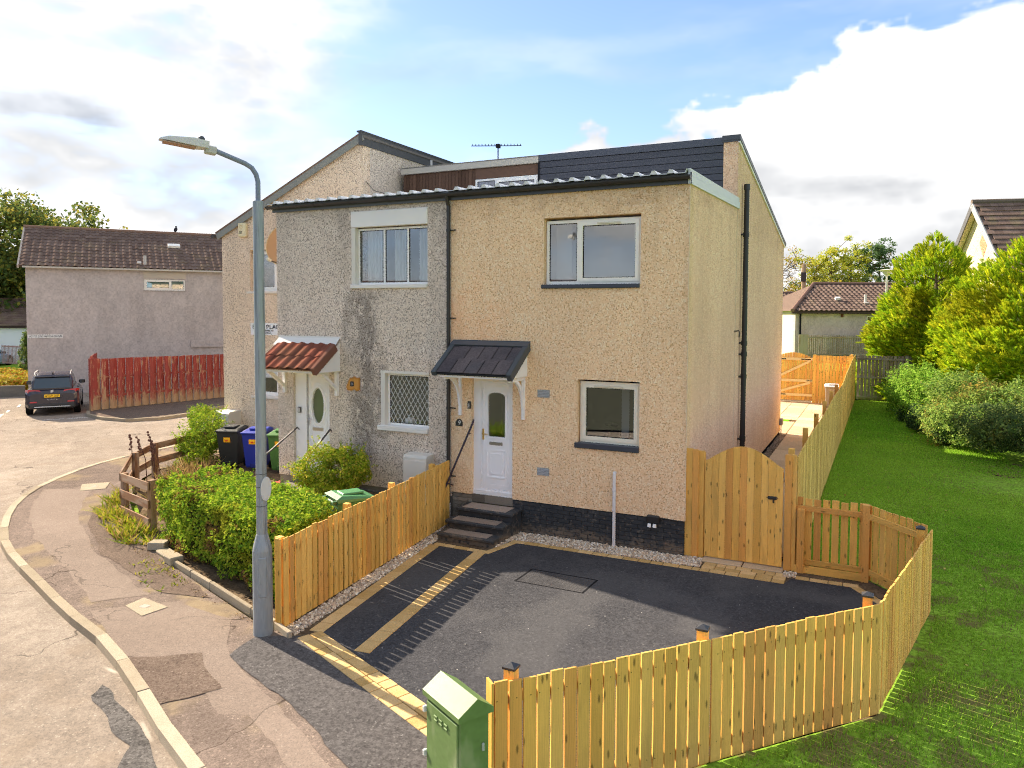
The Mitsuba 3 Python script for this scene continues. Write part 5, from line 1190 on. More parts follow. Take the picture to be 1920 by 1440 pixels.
meter(-5.39, -4.86, -.27, -.0, .35, 1.28, 'white meter box low on the grey wall behind the driveway fence')
meter(-13.62, -13.02, 2.55, 3.0, .2, 1.26, 'white meter box at the left corner of the tan house above the bins')
k = thing('alarm_box', 'cream burglar alarm box high on the tan wall', 'alarm box')
obj('case', MB().cbox(-12.96, -12.68, 6.02, 6.40, 0, .09, F3, (.66, .58, .36), b=.015), 'vc_satin', k); obj('grille', MB().box(-12.91, -12.80, 6.10, 6.115, .09, .093, F3, (.1, .09, .07)).box(-12.91, -12.80, 6.13, 6.145, .09, .093, F3, (.1, .09, .07)).box(-12.91, -12.80, 6.16, 6.175, .09, .093, F3, (.1, .09, .07)).prism(Point(-12.84, 6.29).buffer(.05).difference(Point(-12.84, 6.29).buffer(.038)), .09, .093, F3, (.55, .40, .18)), 'vc', k)
k = thing('satellite_dish', 'brown satellite dish peeping out behind the corner of the grey house', 'satellite dish')
dc = np.array([-10.76, 2.38, 5.70]); dn = np.array([.35, -.85, .35]); dn /= np.linalg.norm(dn); du = np.cross((0, 0, 1), dn); du /= np.linalg.norm(du); dv_ = np.cross(dn, du); DF = Fr(dc, du, dv_, dn)
rr = np.linspace(0, 1, 7); aa = np.linspace(0, 2 * np.pi, 37)[:-1]; V = np.array([(.50 * r * math.cos(a), .58 * r * math.sin(a), .12 * r * r - .12) for r in rr for a in aa]); n = 36
F = [[i * n + j, i * n + (j + 1) % n, (i + 1) * n + (j + 1) % n, (i + 1) * n + j] for i in range(6) for j in range(n)]
obj('reflector', MB().raw(DF(V), F, (.44, .235, .095)), 'vc_satin', k, smooth=True)
obj('rim', MB().tube([DF((.50 * math.cos(a), .58 * math.sin(a), 0)) for a in np.linspace(0, 2 * np.pi, 37)], .012, 6, (.55, .40, .2)), 'vc', k)
obj('arm', MB().tube([DF((-.0, -.56, -.02)), DF((-.20, -.62, .38))], .016, 6, (.08, .07, .06)).tube([DF((-.19, -.6, .33)), DF((-.23, -.6, .44))], .04, 8, (.62, .58, .46)), 'vc', k)
obj('bracket', MB().tube([DF((0, 0, -.13)), (-10.7, 2.99, 5.5)], .028, 6, (.1, .1, .1)), 'vc', k)
sg = thing('street_sign', 'white street name plate on the tan wall cut across by the lamp post', 'sign')
obj('plate', MB().box(-12.60, -11.42, 3.36, 3.68, 0, .02, F3, (.70, .72, .75)), 'vc_satin', sg)
for t, x, z, hh in (('SPEY PLACE', -12.55, 3.53, .105), ('LEADING TO', -12.16, 3.455, .045), ('NITH PL.', -12.10, 3.39, .045)):
    m = meshkit.text_mesh(t, hh, .004, True)
    if hh > .1: m.apply_scale([1.07 / m.extents[0], 1, 1])
    obj('lettering', MB().tm(m, Fr(F3((x, z, .02)), *F3.m), (.02, .025, .035)), 'vc', sg)
k = thing('tv_aerial', 'long thin television aerial on the roof behind the boarded storey', 'aerial')
obj('mast', MB().tube([(-6.58, 6.0, 7.3), (-6.58, 6.0, 8.50)], .018, 6, (.10, .12, .2)), 'vc', k)
ae = MB().tube([(-7.25, 5.72, 8.50), (-6.0, 6.25, 8.50)], .012, 6, (.10, .12, .2))
for i in range(16):
    x = -7.22 + i * .08; y = 5.73 + i * .034; ae.tube([(x + .05, y - .11, 8.52), (x - .05, y + .11, 8.52)], .007, 4, (.10, .12, .2)).box(x - .008, x + .008, y - .008, y + .008, 8.50, 8.54, c=(.1, .12, .2))
obj('boom', ae, 'vc', k); obj('clamp', MB().box(-6.62, -6.53, 5.94, 6.06, 8.44, 8.54, c=(.03, .03, .04)), 'vc', k)
k = obj('brick_block', MB().cbox(-9.2, -8.88, .25, .55, 0, .22, Fr(), (.50, .11, .085), b=.012), 'vc'); tag(k, 'small red painted block on the garden path beside the clipped bush', 'block')
for x0, x1, lb in ((-6.66, -6.30, 'white net curtain in the left light of the grey upstairs window'), (-6.02, -5.72, 'white net curtain in the middle light of the grey upstairs window'), (-5.42, -5.02, 'white net curtain in the right light of the grey upstairs window')):
    xs = np.linspace(x0, x1, 30); y = .36 + .035 * np.sin(xs * 75); n = 30
    V = np.vstack([np.column_stack([xs, y, np.full(n, 4.55)]), np.column_stack([xs, y, np.full(n, 5.68)])])
    k = obj('curtain', MB().raw(V, [[i, i + 1, n + i + 1, n + i] for i in range(n - 1)], (.66, .70, .68)), 'leaf_cloth', smooth=True); tag(k, lb, 'curtain')
for q_, lb in (([(-2.52, .5, 4.5), (-2.2, .42, 4.5), (-2.2, .42, 5.7), (-2.52, .5, 5.7)], 'plain curtain at the left of the beige upstairs window'), ([(-1.05, .42, 4.5), (-.84, .5, 4.5), (-.84, .5, 5.7), (-1.05, .42, 5.7)], 'plain curtain at the right of the beige upstairs window'), ([(-1.02, .40, 1.7), (-.80, .46, 1.7), (-.80, .46, 2.86), (-1.02, .40, 2.86)], 'pale curtain at the right of the beige downstairs window'), ([(-1.30, .62, 1.7), (-1.16, .62, 1.7), (-1.16, .62, 2.86), (-1.30, .62, 2.86)], 'grey vertical blind inside the beige downstairs window')):
    k = obj('curtain', MB().raw(q_, [[0, 1, 2, 3]], (.42, .46, .48)), 'leaf_cloth'); tag(k, lb, 'curtain')
# bicycle-like exercise machine seen dimly in the beige downstairs room
k = thing('exercise_bike', 'dark exercise bike standing inside the downstairs window', 'exercise bike')
wh = np.array([(-1.42 + .25 * math.cos(a), .75, 1.63 + .25 * math.sin(a)) for a in np.linspace(0, 2 * np.pi, 25)])
obj('wheel', MB().tube(wh, .022, 6, (.015, .015, .017)), 'vc', k); obj('frame', MB().tube([(-1.42, .75, 1.63), (-1.28, .75, 2.05), (-1.1, .75, 1.5)], .025, 6, (.02, .02, .02)).tube([(-1.55, .75, 1.40), (-1.63, .72, 1.72)], .014, 6, (.5, .5, .5)).box(-1.6, -1.0, .7, .8, 1.30, 1.35, c=(.02, .02, .02)).tube([(-1.3, .75, .62), (-1.3, .75, 1.35)], .03, 6, (.02, .02, .02)), 'vc', k); obj('saddle', MB().tm(trimesh.creation.icosphere(2, .1), Fr((-1.52, .75, 1.98), (1.3, 0, 0), (0, .6, 0), (0, 0, .4)), (.02, .02, .02)), 'vc', k)
# covers in the ground
k = thing('manhole_cover', 'tarmac-coloured chequered inspection cover set in the driveway', 'manhole cover'); mf = Fr((-2.02, -2.28, .005), (1.10, .0, 0), (.02, .60, 0), (0, 0, 1))
obj('frame', MB().prism(sbox(0, 0, 1, 1).difference(sbox(.025, .035, .975, .965)), -.02, .008, mf, (.022, .022, .024)), 'vc', k)
ck = MB().box(.03, .97, .04, .96, -.02, .003, mf, (.045, .043, .044))
for i in range(22):
    for j in range(12):
        a, b = .05 + i * .0415, .06 + j * .074; ck.box(a, a + .03, b, b + .022, .003, .006, mf, (.06, .058, .058)) if (i + j) % 2 else ck.box(a + .008, a + .020, b - .008, b + .042, .003, .006, mf, (.06, .058, .058))
obj('plate', ck, 'vc_satin', k)
for P, lb in (([(-6.34, -5.51), (-6.36, -5.20), (-5.79, -5.28), (-5.84, -5.64)], 'pale square concrete cover in the footway near the hedge'), ([(-13.6, -1.25), (-13.24, -.80), (-12.74, -1.27), (-13.05, -1.66)], 'pale concrete cover in the footway by the low brown fence')):
    k = thing('utility_cover', lb, 'utility cover'); obj('slab', MB().prism(Polygon(P), -.02, .012, k=77), 'kerb', k); c = np.mean(P, 0); obj('plate', MB().cbox(c[0] - .06, c[0] + .06, c[1] - .05, c[1] + .05, 0, .016, c=(.42, .38, .33), b=.003), 'vc', k)
# edging at the hedge foot
k = thing('edging', 'old concrete garden edging along the foot of the hedge', 'edging')
ep = np.array([(-7.14, -4.06), (-5.85, -4.48), (-4.60, -4.92), (-4.02, -5.10), (-3.62, -5.27)])
for a, b in zip(ep[:-1], ep[1:]):
    fr, L = frame2(a, b); m = max(1, int(round(L / .9)))
    for i in range(m): obj('kerb_block', MB().cbox(i * L / m + .006, (i + 1) * L / m - .006, -.03, .03, -.05, .085 + .01 * rng.random(), fr, b=.012), 'kerb', k)
for (x, y, a, s, lb) in ((-8.05, -3.62, .4, .30, 'loose concrete block nearest the low brown fence'), (-7.22, -4.0, -.3, .26, 'loose concrete block at the end of the garden edging'), (-7.62, -3.78, -.35, .55, 'flat broken slab between two loose blocks by the hedge')):
    k = obj('concrete_block', MB().cbox(-s / 2, s / 2, -.11, .11, 0, .13 if s < .5 else .05, Fr((x, y, 0), (math.cos(a), math.sin(a), 0), (-math.sin(a), math.cos(a), 0), (0, 0, 1)), b=.015, k=_id[0]), 'kerb'); tag(k, lb, 'block')
# ------------------------------------------------------------------ foliage
def leafmesh(c, nrm, size, col, aspect=.55, jit=.7):
    """Rhombic leaves at points c facing roughly nrm."""
    m = len(c); nrm = nrm + rng.normal(0, jit, (m, 3)); nrm /= np.linalg.norm(nrm, axis=1, keepdims=True) + 1e-9
    t = rng.normal(size=(m, 3)); t -= (t * nrm).sum(1, keepdims=True) * nrm; t /= np.linalg.norm(t, axis=1, keepdims=True) + 1e-9; b = np.cross(nrm, t)
    s = (size * rng.uniform(.65, 1.3, m))[:, None]
    V = np.stack([c - t * s * .5, c + b * s * aspect * .5 + nrm * s * .06, c + t * s * .5, c - b * s * aspect * .5 + nrm * s * .06], 1).reshape(-1, 3)
    i = np.arange(m)[:, None] * 4
    return V, np.vstack([i + [0, 1, 2], i + [0, 2, 3]]), np.repeat(col, 4, 0)


def palette(m, cols, spread=.18, weights=None):
    cols = np.array(cols, float); k = rng.choice(len(cols), m, p=weights); return np.clip(cols[k] * rng.uniform(1 - spread, 1 + spread, (m, 1)) * rng.uniform(.93, 1.07, (m, 3)), 0.003, .9)


def blob(key, part, lobes, n, size, cols, z0=0.0, rough=.22, fseed=1, weights=None, depth=.35, flat=None, patch=None, aspect=.55, shoots=0, label=None):
    """A shrub crown: leaves scattered in a rough shell of overlapping ellipsoids."""
    lob = [(np.array(c, float), np.array(r, float)) for c, r in lobes]; vol = np.array([r[0] * r[1] + r[1] * r[2] + r[0] * r[2] for _, r in lob]); C, N = [], []
    for (c, r), v in zip(lob, vol / vol.sum()):
        m = int(n * v * 1.6); d = rng.normal(size=(m, 3)); d /= np.linalg.norm(d, axis=1, keepdims=True)
        q = meshkit.fbm((c + d * r) * (1.6 / max(.4, r.mean() ** .5)), 4, fseed)
        k = (1 + (q - .5) * 2 * rough * 2)[:, None] * (1 - depth * rng.random((m, 1)) ** 1.8)
        p = c + d * r * k; C.append(p); N.append(d / r)
    C, N = np.vstack(C), np.vstack(N); N /= np.linalg.norm(N, axis=1, keepdims=True)
    keep = C[:, 2] > z0
    for c, r in lob: keep &= ~((((C - c) / (r * (1 - depth) * .93)) ** 2).sum(1) < 1)
    gaps = meshkit.fbm(C * 2.6, 3, fseed + 40) > .40; keep &= gaps
    C, N = C[keep][:n], N[keep][:n]; N[:, 2] += .45
    sz = np.full(len(C), size) * rng.choice([.8, 1.0, 1.25], len(C))
    if shoots:                                   # stray shoots that stand out of the crown
        i = rng.choice(np.where(N[:, 2] > .1)[0], shoots); dn = N[i] + rng.normal(0, .35, (shoots, 3)) + [0, 0, .5]; dn /= np.linalg.norm(dn, axis=1, keepdims=True); ln = rng.uniform(2.5, 7.5, shoots) * size
        t = rng.random((shoots, 16)); S = C[i][:, None] + dn[:, None] * (t * ln[:, None])[..., None] + rng.normal(0, size * .28, (shoots, 16, 3)) - np.array([0, 0, 1]) * (t ** 2 * ln[:, None] * .25)[..., None]
        C = np.vstack([C, S.reshape(-1, 3)]); N = np.vstack([N, np.repeat(dn, 16, 0)]); sz = np.r_[sz, np.full(shoots * 16, size * .9)]
    col = palette(len(C), cols, weights=weights)
    if patch is not None: col = patch(C, col)
    mb = MB().raw(*leafmesh(C, N, sz, col, aspect))
    return obj(part, mb, 'leaf', key, label=label)


def stems(key, base, tips, r=.02, name='stem'):
    mb = MB()
    for t in tips:
        b = np.array(base, float) + [rng.normal(0, .06), rng.normal(0, .06), 0]; t = np.array(t, float); mid = (b + t) / 2 + rng.normal(0, .08, 3) * np.linalg.norm(t - b) * .3
        mb.tube([b, mid, t], [r, r * .7, r * .35], 6)
    return obj(name, mb, 'bark', key)


def box_hedge(key, poly, h, n, size, cols, patch=None, fseed=3):
    """A clipped hedge: leaves over the top and sides of a rounded block."""
    pc = poly; x0, y0, x1, y1 = pc.bounds; C, N = [], []
    m = int(n * .45); P = rng.random((m * 3, 2)) * [x1 - x0, y1 - y0] + [x0, y0]; P = P[contains_xy(pc, P[:, 0], P[:, 1])][:m]
    zt = h(P[:, 0], P[:, 1]); C.append(np.column_stack([P, zt - .16 * rng.random(len(P)) ** 2 + rng.normal(0, .02, len(P))])); N.append(np.tile([0, 0, 1.0], (len(P), 1)))
    ext = pc.exterior; m2 = n - len(P); s = rng.random(m2) * ext.length; Q = np.array([ext.interpolate(a).coords[0] for a in s]); Q2 = np.array([ext.interpolate(a + .02).coords[0] for a in s]); t = Q2 - Q; t /= np.linalg.norm(t, axis=1, keepdims=True) + 1e-9
    sg = 1 if ext.is_ccw else -1; nn = np.column_stack([t[:, 1], -t[:, 0]]) * sg; u = rng.random(m2); zt = h(Q[:, 0], Q[:, 1]); z = .04 + u * (zt - .04)
    q = meshkit.fbm(np.column_stack([Q * 2.0, z * 2.0]), 4, fseed); inset = .20 * rng.random(m2) ** 1.6 - (q - .5) * .34 + .10 * (1 - u) ** 2 + np.where(u > .88, (u - .88) * 1.0, 0)
    C.append(np.column_stack([Q - nn * inset[:, None], z])); N.append(np.column_stack([nn, np.full(m2, .35)]))
    C, N = np.vstack(C), np.vstack(N); g = meshkit.fbm(C * 3.2, 3, fseed + 9) > .35; C, N = C[g], N[g]
    m3 = 110; i = rng.integers(0, len(P), m3); dn = np.column_stack([rng.normal(0, .35, (m3, 2)), np.ones(m3)]); ln = rng.uniform(.06, .20, m3); t = rng.random((m3, 12))
    S = np.column_stack([P[i], h(P[i][:, 0], P[i][:, 1])])[:, None] + dn[:, None] * (t * ln[:, None])[..., None] + rng.normal(0, .012, (m3, 12, 3)); C = np.vstack([C, S.reshape(-1, 3)]); N = np.vstack([N, np.repeat(dn, 12, 0)])
    col = palette(len(C), cols)
    if patch is not None: col = patch(C, col)
    return obj('foliage', MB().raw(*leafmesh(C, N, size * rng.choice([.75, 1.0, 1.3], len(C)), col, .6)), 'leaf', key)


PRIV = [(.18, .31, .025), (.26, .40, .03), (.34, .45, .035), (.12, .23, .03), (.40, .46, .06)]


def die_back(C, col):
    q = meshkit.fbm(C * np.array([1.3, 1.3, 1.6]) + 4.0, 4, 77); k = np.clip((q - .56) * 9, 0, 1) * (rng.random(len(C)) < .85)
    b = palette(len(C), [(.20, .115, .045), (.26, .17, .06), (.33, .25, .05), (.12, .08, .04)]); y = np.clip((meshkit.fbm(C * 2.1, 3, 5) - .58) * 8, 0, 1)[:, None] * .6
    col = col * (1 - y) + np.array([.34, .30, .03]) * y
    return np.where(k[:, None] > .5, b, col)


K = thing('hedge', 'long clipped privet hedge with brown die-back patches between footway and grey house', 'hedge')
hp = Polygon([(-8.35, -3.32), (-7.15, -3.86), (-5.2, -4.42), (-4.24, -4.70), (-4.42, -3.62), (-5.2, -3.15), (-6.6, -2.72), (-8.25, -2.20)]).buffer(.08)
hz = lambda x, y: 1.12 + .10 * (meshkit.fbm(np.stack([x * 1.3, y * 1.3, x * 0], -1), 3, 2) - .5) * 2 + .02 * (x + 8) * .5
box_hedge(K, hp, hz, 46000, .052, PRIV, die_back)
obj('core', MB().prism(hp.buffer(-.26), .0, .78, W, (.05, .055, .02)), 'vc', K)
stems(K, (-6.2, -3.6, 0), [(-6.2 + rng.uniform(-1, 1), -3.6 + rng.uniform(-.2, .2), .85) for _ in range(14)], .018)
K = thing('bush', 'small rounded yellow-green bush below the oval door glass', 'bush')
blob(K, 'foliage', [((-6.85, -.72, .88), (.66, .50, .46)), ((-6.35, -.80, 1.02), (.50, .42, .40)), ((-6.75, -.95, .60), (.50, .40, .40))], 17000, .05, [(.26, .37, .025), (.36, .44, .03), (.44, .47, .04), (.18, .29, .025), (.52, .43, .08)], .12, .3, 3, shoots=70)
stems(K, (-6.6, -.8, 0), [(-6.9, -.8, .8), (-6.5, -.9, .8), (-6.3, -.7, .9), (-6.7, -.5, .7)], .03)
K = thing('bush', 'leafy bush climbing the left corner of the tan house behind the low fence', 'bush')
blob(K, 'foliage', [((-13.0, 1.7, .60), (.55, .5, .60)), ((-13.75, 2.4, .85), (.45, .45, .5)), ((-12.75, 1.1, .38), (.45, .4, .42)), ((-13.7, 2.3, 1.15), (.25, .25, .2))], 12000, .06, PRIV + [(.30, .33, .04)], .03, .6, 8, shoots=90)
stems(K, (-13.1, 1.7, 0), [(-13.6, 2.2, 1.2), (-12.9, 1.4, 1.0)], .02)
# dried flower heads and weeds by the low fence
K = thing('seed_heads', 'dark dried seed heads standing up behind the low brown fence', 'plant'); mb = MB()
for i in range(6):
    x, y = -12.15 + rng.uniform(-.3, .3), -.65 + rng.uniform(-.3, .3); top = np.array([x - .22 + rng.uniform(-.25, .25), y + rng.uniform(-.15, .15), .85 + .35 * rng.random()])
    mb.tube([(x, y, 0), ((x + top[0]) / 2 + .05, y, top[2] * .55), top], [.012, .010, .008], 5, (.12, .065, .05))
    d = top - np.array([x, y, 0]); d /= np.linalg.norm(d)
    for j in range(9): p = top - d * .04 * j; mb.tm(trimesh.creation.icosphere(1, .028), Fr(p + rng.normal(0, .012, 3)), (.14, .075, .06))
obj('stalks', mb, 'vc', K)


def tuft(n, region, hmin, hmax, cols, name, label, cat, w=.006, kind='stuff', lean=.5, z=.0):
    x0, y0, x1, y1 = region.bounds; P = rng.random((n * 4, 2)) * [x1 - x0, y1 - y0] + [x0, y0]; P = P[contains_xy(region, P[:, 0], P[:, 1])]
    P = P[meshkit.fbm(np.column_stack([P * 3.5, P[:, 0] * 0]), 3, 4) > .47][:n]; m = len(P); h = rng.uniform(hmin, hmax, m); a = rng.random(m) * 6.28; l = rng.normal(0, lean, (m, 2)) * h[:, None]
    A = np.column_stack([P[:, 0] - w * np.cos(a), P[:, 1] - w * np.sin(a), np.full(m, z)]); B = np.column_stack([P[:, 0] + w * np.cos(a), P[:, 1] + w * np.sin(a), np.full(m, z)]); D = np.column_stack([P + l, z + h])
    Mi = (A + B) / 2 * .45 + D * .55 + np.column_stack([w * 1.3 * np.cos(a), w * 1.3 * np.sin(a), np.full(m, .0)])
    V = np.stack([A, B, Mi, D], 1).reshape(-1, 3); i = np.arange(m)[:, None] * 4
    k = obj(name, MB().raw(V, np.vstack([i + [0, 1, 2], i + [0, 2, 3]]), np.repeat(palette(m, cols), 4, 0)), 'leaf'); tag(k, label, cat, kind=kind); return k


STRAW = [(.42, .28, .12), (.52, .38, .18), (.33, .20, .09), (.28, .26, .06)]
GREENS = [(.25, .30, .02), (.35, .36, .03), (.17, .25, .02), (.40, .33, .05)]
tuft(2600, Polygon([(-13.1, 1.2), (-12.4, .1), (-11.6, -.9), (-10.5, -1.9), (-9.4, -2.5), (-9.0, -2.0), (-10.5, -.6), (-12, 1.2)]), .12, .48, STRAW, 'dry_grass', 'straw coloured dry grass and weeds inside the low brown fence', 'grass', .008)
tuft(2600, Polygon([(-9.0, -3.05), (-8.2, -3.5), (-8.75, -3.75), (-9.6, -3.45), (-10.9, -2.75), (-12.1, -1.5), (-12.2, -1.1), (-10.7, -2.35)]), .04, .26, GREENS + STRAW[:1], 'weeds', 'yellow-green weeds sprouting at the foot of the low brown fence', 'weeds', .012, lean=.8)
tuft(110, Polygon([(-7.6, -3.9), (-6.2, -4.55), (-6.4, -5.1), (-8.1, -4.2)]), .02, .07, GREENS, 'weeds', 'small weeds in the cracks of the footway before the hedge', 'weeds', .010, lean=1.0)
tuft(500, LineString(KP[2:12] + [.17, .17]).buffer(.06), .01, .05, STRAW, 'kerb_litter', 'dead leaves and grit gathered in the gutter along the kerb', 'litter', .02, lean=1.5, z=-.098)
# leaves and grit
def litter(region, n, cols, name, label, z, s=(.012, .03)):
    x0, y0, x1, y1 = region.bounds; P = rng.random((n * 8, 2)) * [x1 - x0, y1 - y0] + [x0, y0]; P = P[contains_xy(region, P[:, 0], P[:, 1])]; P = P[meshkit.fbm(np.column_stack([P * 2.2, P[:, 0] * 0]), 3, 14) > .45][:n]; m = len(P)
    k = obj(name, MB().raw(*leafmesh(np.column_stack([P, np.full(m, z + .004)]), np.tile([0, 0, 1.], (m, 1)), rng.uniform(*s, m), palette(m, cols), .7, .25)), 'vc'); tag(k, label, 'litter', kind='stuff')


litter(LineString(KP[2:13] + [.10, .30]).buffer(.16), 900, [(.24, .13, .05), (.34, .22, .10), (.16, .09, .05), (.42, .36, .27)], 'fallen_leaves', 'brown fallen leaves lying along the kerb in the road', -.099)
litter(Polygon([(-8.6, -3.4), (-4.1, -4.95), (-3.9, -5.25), (-5.2, -5.0), (-8.4, -3.9)]), 900, [(.20, .12, .06), (.30, .22, .12), (.14, .10, .06)], 'hedge_litter', 'dry leaf litter under the front of the hedge', .008)
litter(sbox(-5.3, -4.7, -4.15, -.4), 1800, [(.05, .035, .025), (.12, .09, .07), (.25, .21, .17), (.08, .06, .05)], 'mulch', 'dark broken mulch behind the driveway fence', .016, (.02, .06))

litter(Polygon([(3.0, -4), (3.7, -.7), (2.2, 1), (2, 12), (4.5, 12), (8, 8), (8, -8), (2, -8)]), 260, [(.34, .22, .08), (.28, .15, .06), (.45, .36, .12)], 'fallen_leaves', 'scattered brown leaves lying on the lawn', .075, (.03, .06))
# shrubs and conifers on the right -----------------------------------
SHR = [(.18, .29, .06), (.25, .38, .07), (.35, .47, .10), (.12, .21, .055)]


def warm(C, col):
    q = np.clip((meshkit.fbm(C * .9, 4, 91) - .53) * 7, 0, 1)[:, None] * (rng.random((len(C), 1)) < .7); y = palette(len(C), [(.34, .27, .04), (.26, .17, .05), (.38, .32, .08)])
    return col * (1 - q) + y * q


K = thing('shrub', 'bright green leafy shrub at the far end of the shrub border beside the dark fence', 'shrub')
blob(K, 'foliage', [((4.25, 19.6, .9), (1.0, 1.2, 1.0)), ((3.8, 21.3, .75), (.75, 1.0, .85)), ((4.7, 17.9, 1.0), (.9, 1.0, 1.0)), ((4.7, 20.3, 1.35), (.55, .7, .65)), ((4.1, 18.5, .6), (.6, .7, .6))], 24000, .085, [(.20, .37, .04), (.26, .44, .05), (.14, .28, .04), (.34, .48, .08)], .05, .5, 21, shoots=150)
stems(K, (4.4, 19, 0), [(4.0 + rng.uniform(-.6, .6), 19 + rng.uniform(-1, 1), 1.3) for _ in range(9)], .03)
K = thing('shrub', 'tall grey-green shrub with yellowing leaves in the middle of the border', 'shrub')
blob(K, 'foliage', [((5.2, 15.2, .95), (1.0, 1.0, .95)), ((5.0, 13.2, .70), (.75, .85, .75)), ((6.1, 14.2, 1.15), (.95, 1.0, .85)), ((5.5, 16.3, 1.25), (.75, .8, .75)), ((5.7, 13.2, .95), (.6, .7, .6))], 22000, .085, SHR + [(.26, .33, .08)], .05, .55, 22, patch=warm, shoots=160)
stems(K, (5.4, 14, 0), [(5.4 + rng.uniform(-.8, .8), 14 + rng.uniform(-.8, .8), 1.3) for _ in range(10)], .03)
K = thing('shrub', 'dark spreading shrub with bare stems over the soil patch at the right edge', 'shrub')
blob(K, 'foliage', [((6.3, 11.6, .95), (.95, .9, .62)), ((5.7, 12.1, .75), (.7, .75, .6)), ((7.3, 11.8, 1.05), (1.0, 1.0, .70)), ((6.9, 10.8, .80), (.85, .6, .48)), ((8.2, 11.2, 1.0), (1.0, .9, .7))], 22000, .08, [(.09, .145, .05), (.125, .19, .055), (.07, .11, .045), (.22, .27, .08)], .30, .6, 23, patch=warm, shoots=160)
stems(K, (6.7, 11.2, 0), [(6.7 + rng.uniform(-1, 1), 11.2 + rng.uniform(-.2, .6), 1.0) for _ in range(16)], .03)
K = thing('shrub', 'low dark evergreen shrub at the foot of the border by the lawn', 'shrub')
blob(K, 'foliage', [((4.35, 16.2, .42), (.65, 1.0, .5)), ((4.85, 13.9, .38), (.5, .7, .45)), ((4.0, 18.6, .38), (.5, .9, .45))], 12000, .07, [(.06, .105, .045), (.085, .14, .05), (.05, .085, .04)], .02, .4, 24, shoots=60)
litter(Polygon([(5.0, 9.9), (5.6, 9.2), (7.2, 8.9), (9, 9.4), (9, 11.5), (5.5, 11.2)]), 900, [(.16, .09, .07), (.22, .14, .10), (.10, .06, .05)], 'soil_litter', 'purplish dead leaves on the soil under the dark shrub', .05, (.04, .09))


def conifer(key, base, H, R, n, cols, seed, lean=(0, 0), squash=1.0):
    """A golden cypress: fans of fine flat sprays thrown outward and up from a swelling cone."""
    base = np.array(base, float); V, C = [], []
    z = 1 - np.sqrt(rng.random(n) * .995); a = rng.random(n) * 2 * np.pi
    lob = 1 + .26 * np.sin(a * 3 + seed + z * 3) + .16 * np.sin(a * 5 + seed * 2 - z * 9) + .18 * np.sin(z * 17 + a * 2)
    prof = R * (1 - z ** 1.9) ** .62 * np.clip(z * 6 + .55, 0, 1) * lob
    d = np.stack([np.cos(a), np.sin(a), z * 0], -1)
    dep = rng.random(n) ** 2.2 * .34
    P = base + d * (prof * (1 - dep))[:, None] * [1, squash, 1] + np.stack([lean[0] * z, lean[1] * z, z * H], -1)
    P += (meshkit.fbm(P * .9, 3, seed) - .5)[:, None] * d * 1.1
    dirn = d * (1.0 - .55 * z)[:, None] + np.stack([0 * z, 0 * z, .28 + .75 * z], -1) + rng.normal(0, .22, (n, 3)); dirn /= np.linalg.norm(dirn, axis=1, keepdims=True)
    side = np.cross(dirn, np.stack([rng.normal(0, .25, n), rng.normal(0, .25, n), np.ones(n)], -1)); side /= np.linalg.norm(side, axis=1, keepdims=True)
    hole = meshkit.fbm(P * np.array([1.0, 1.0, 1.7]), 3, seed + 9) > .37; P, d, dirn, side, z, dep = P[hole], d[hole], dirn[hole], side[hole], z[hole], dep[hole]; n = len(P)
    L = rng.uniform(.28, .62, n) * (1 - .35 * z); col0 = palette(n, cols, .22)
    yel = np.clip((meshkit.fbm(P * .7, 3, seed + 3) - .52) * 7, 0, 1)[:, None]; col0 = col0 * (1 - .5 * yel) + np.array([.42, .36, .02]) * .5 * yel
    inner = (dep / .34)[:, None]; col0 = col0 * (1 - .0 * inner)
    for j, (t0, ang, l) in enumerate([(.0, 0, 1.0), (.10, .55, .52), (.10, -.55, .52), (.28, .50, .46), (.28, -.50, .46), (.46, .45, .38), (.46, -.45, .38), (.64, .4, .28), (.64, -.4, .28)]):
        o = P + dirn * (L * t0)[:, None]; dj = dirn * math.cos(ang) + side * math.sin(ang) + rng.normal(0, .07, (n, 3)); wd = np.cross(dj, side + dirn * .3 + rng.normal(0, .5, (n, 3))); wd /= np.linalg.norm(wd, axis=1, keepdims=True) + 1e-9
        ll = (L * l)[:, None]; w = .026 * (1 if j else .7)
        V.append(np.stack([o - wd * w, o + wd * w, o + dj * ll - np.array([0, 0, .05]) * ll], 1)); C.append(np.repeat((col0 * rng.uniform(.85, 1.15, (n, 1)))[:, None], 3, 1))
    V, C = np.concatenate(V).reshape(-1, 3), np.concatenate(C).reshape(-1, 3)
    obj('crown', MB().raw(V, np.arange(len(V)).reshape(-1, 3), C), 'leaf', key)
    mb = MB().tube([base, base + [lean[0] * .9, lean[1] * .9, H * .9]], [.17, .03], 8)
    for i in range(34):
        zz = rng.uniform(.08, .85); aa = rng.random() * 6.28; r = R * (1 - zz ** 1.9) ** .62 * .75; b = base + [lean[0] * zz, lean[1] * zz, zz * H]; mb.tube([b, b + [r * math.cos(aa), r * math.sin(aa) * squash, r * .45]], [.035, .010], 5)
    obj('trunk', mb, 'bark', key)


GOLD = [(.36, .50, .02), (.45, .55, .025), (.28, .43, .02), (.19, .32, .02), (.52, .56, .03)]
K = thing('conifer', 'golden-green conifer with a pointed leader, the left one of the two', 'tree')
conifer(K, (5.15, 26.3, 0), 7.5, 2.25, 24000, GOLD, 3, (-.15, .1))
K = thing('conifer', 'yellower spreading conifer filling the right edge of the picture', 'tree')
conifer(K, (7.75, 20.6, 0), 6.8, 2.85, 29000, [(.45, .54, .02), (.54, .58, .025), (.34, .47, .02), (.24, .38, .02)], 8, (.2, .2))


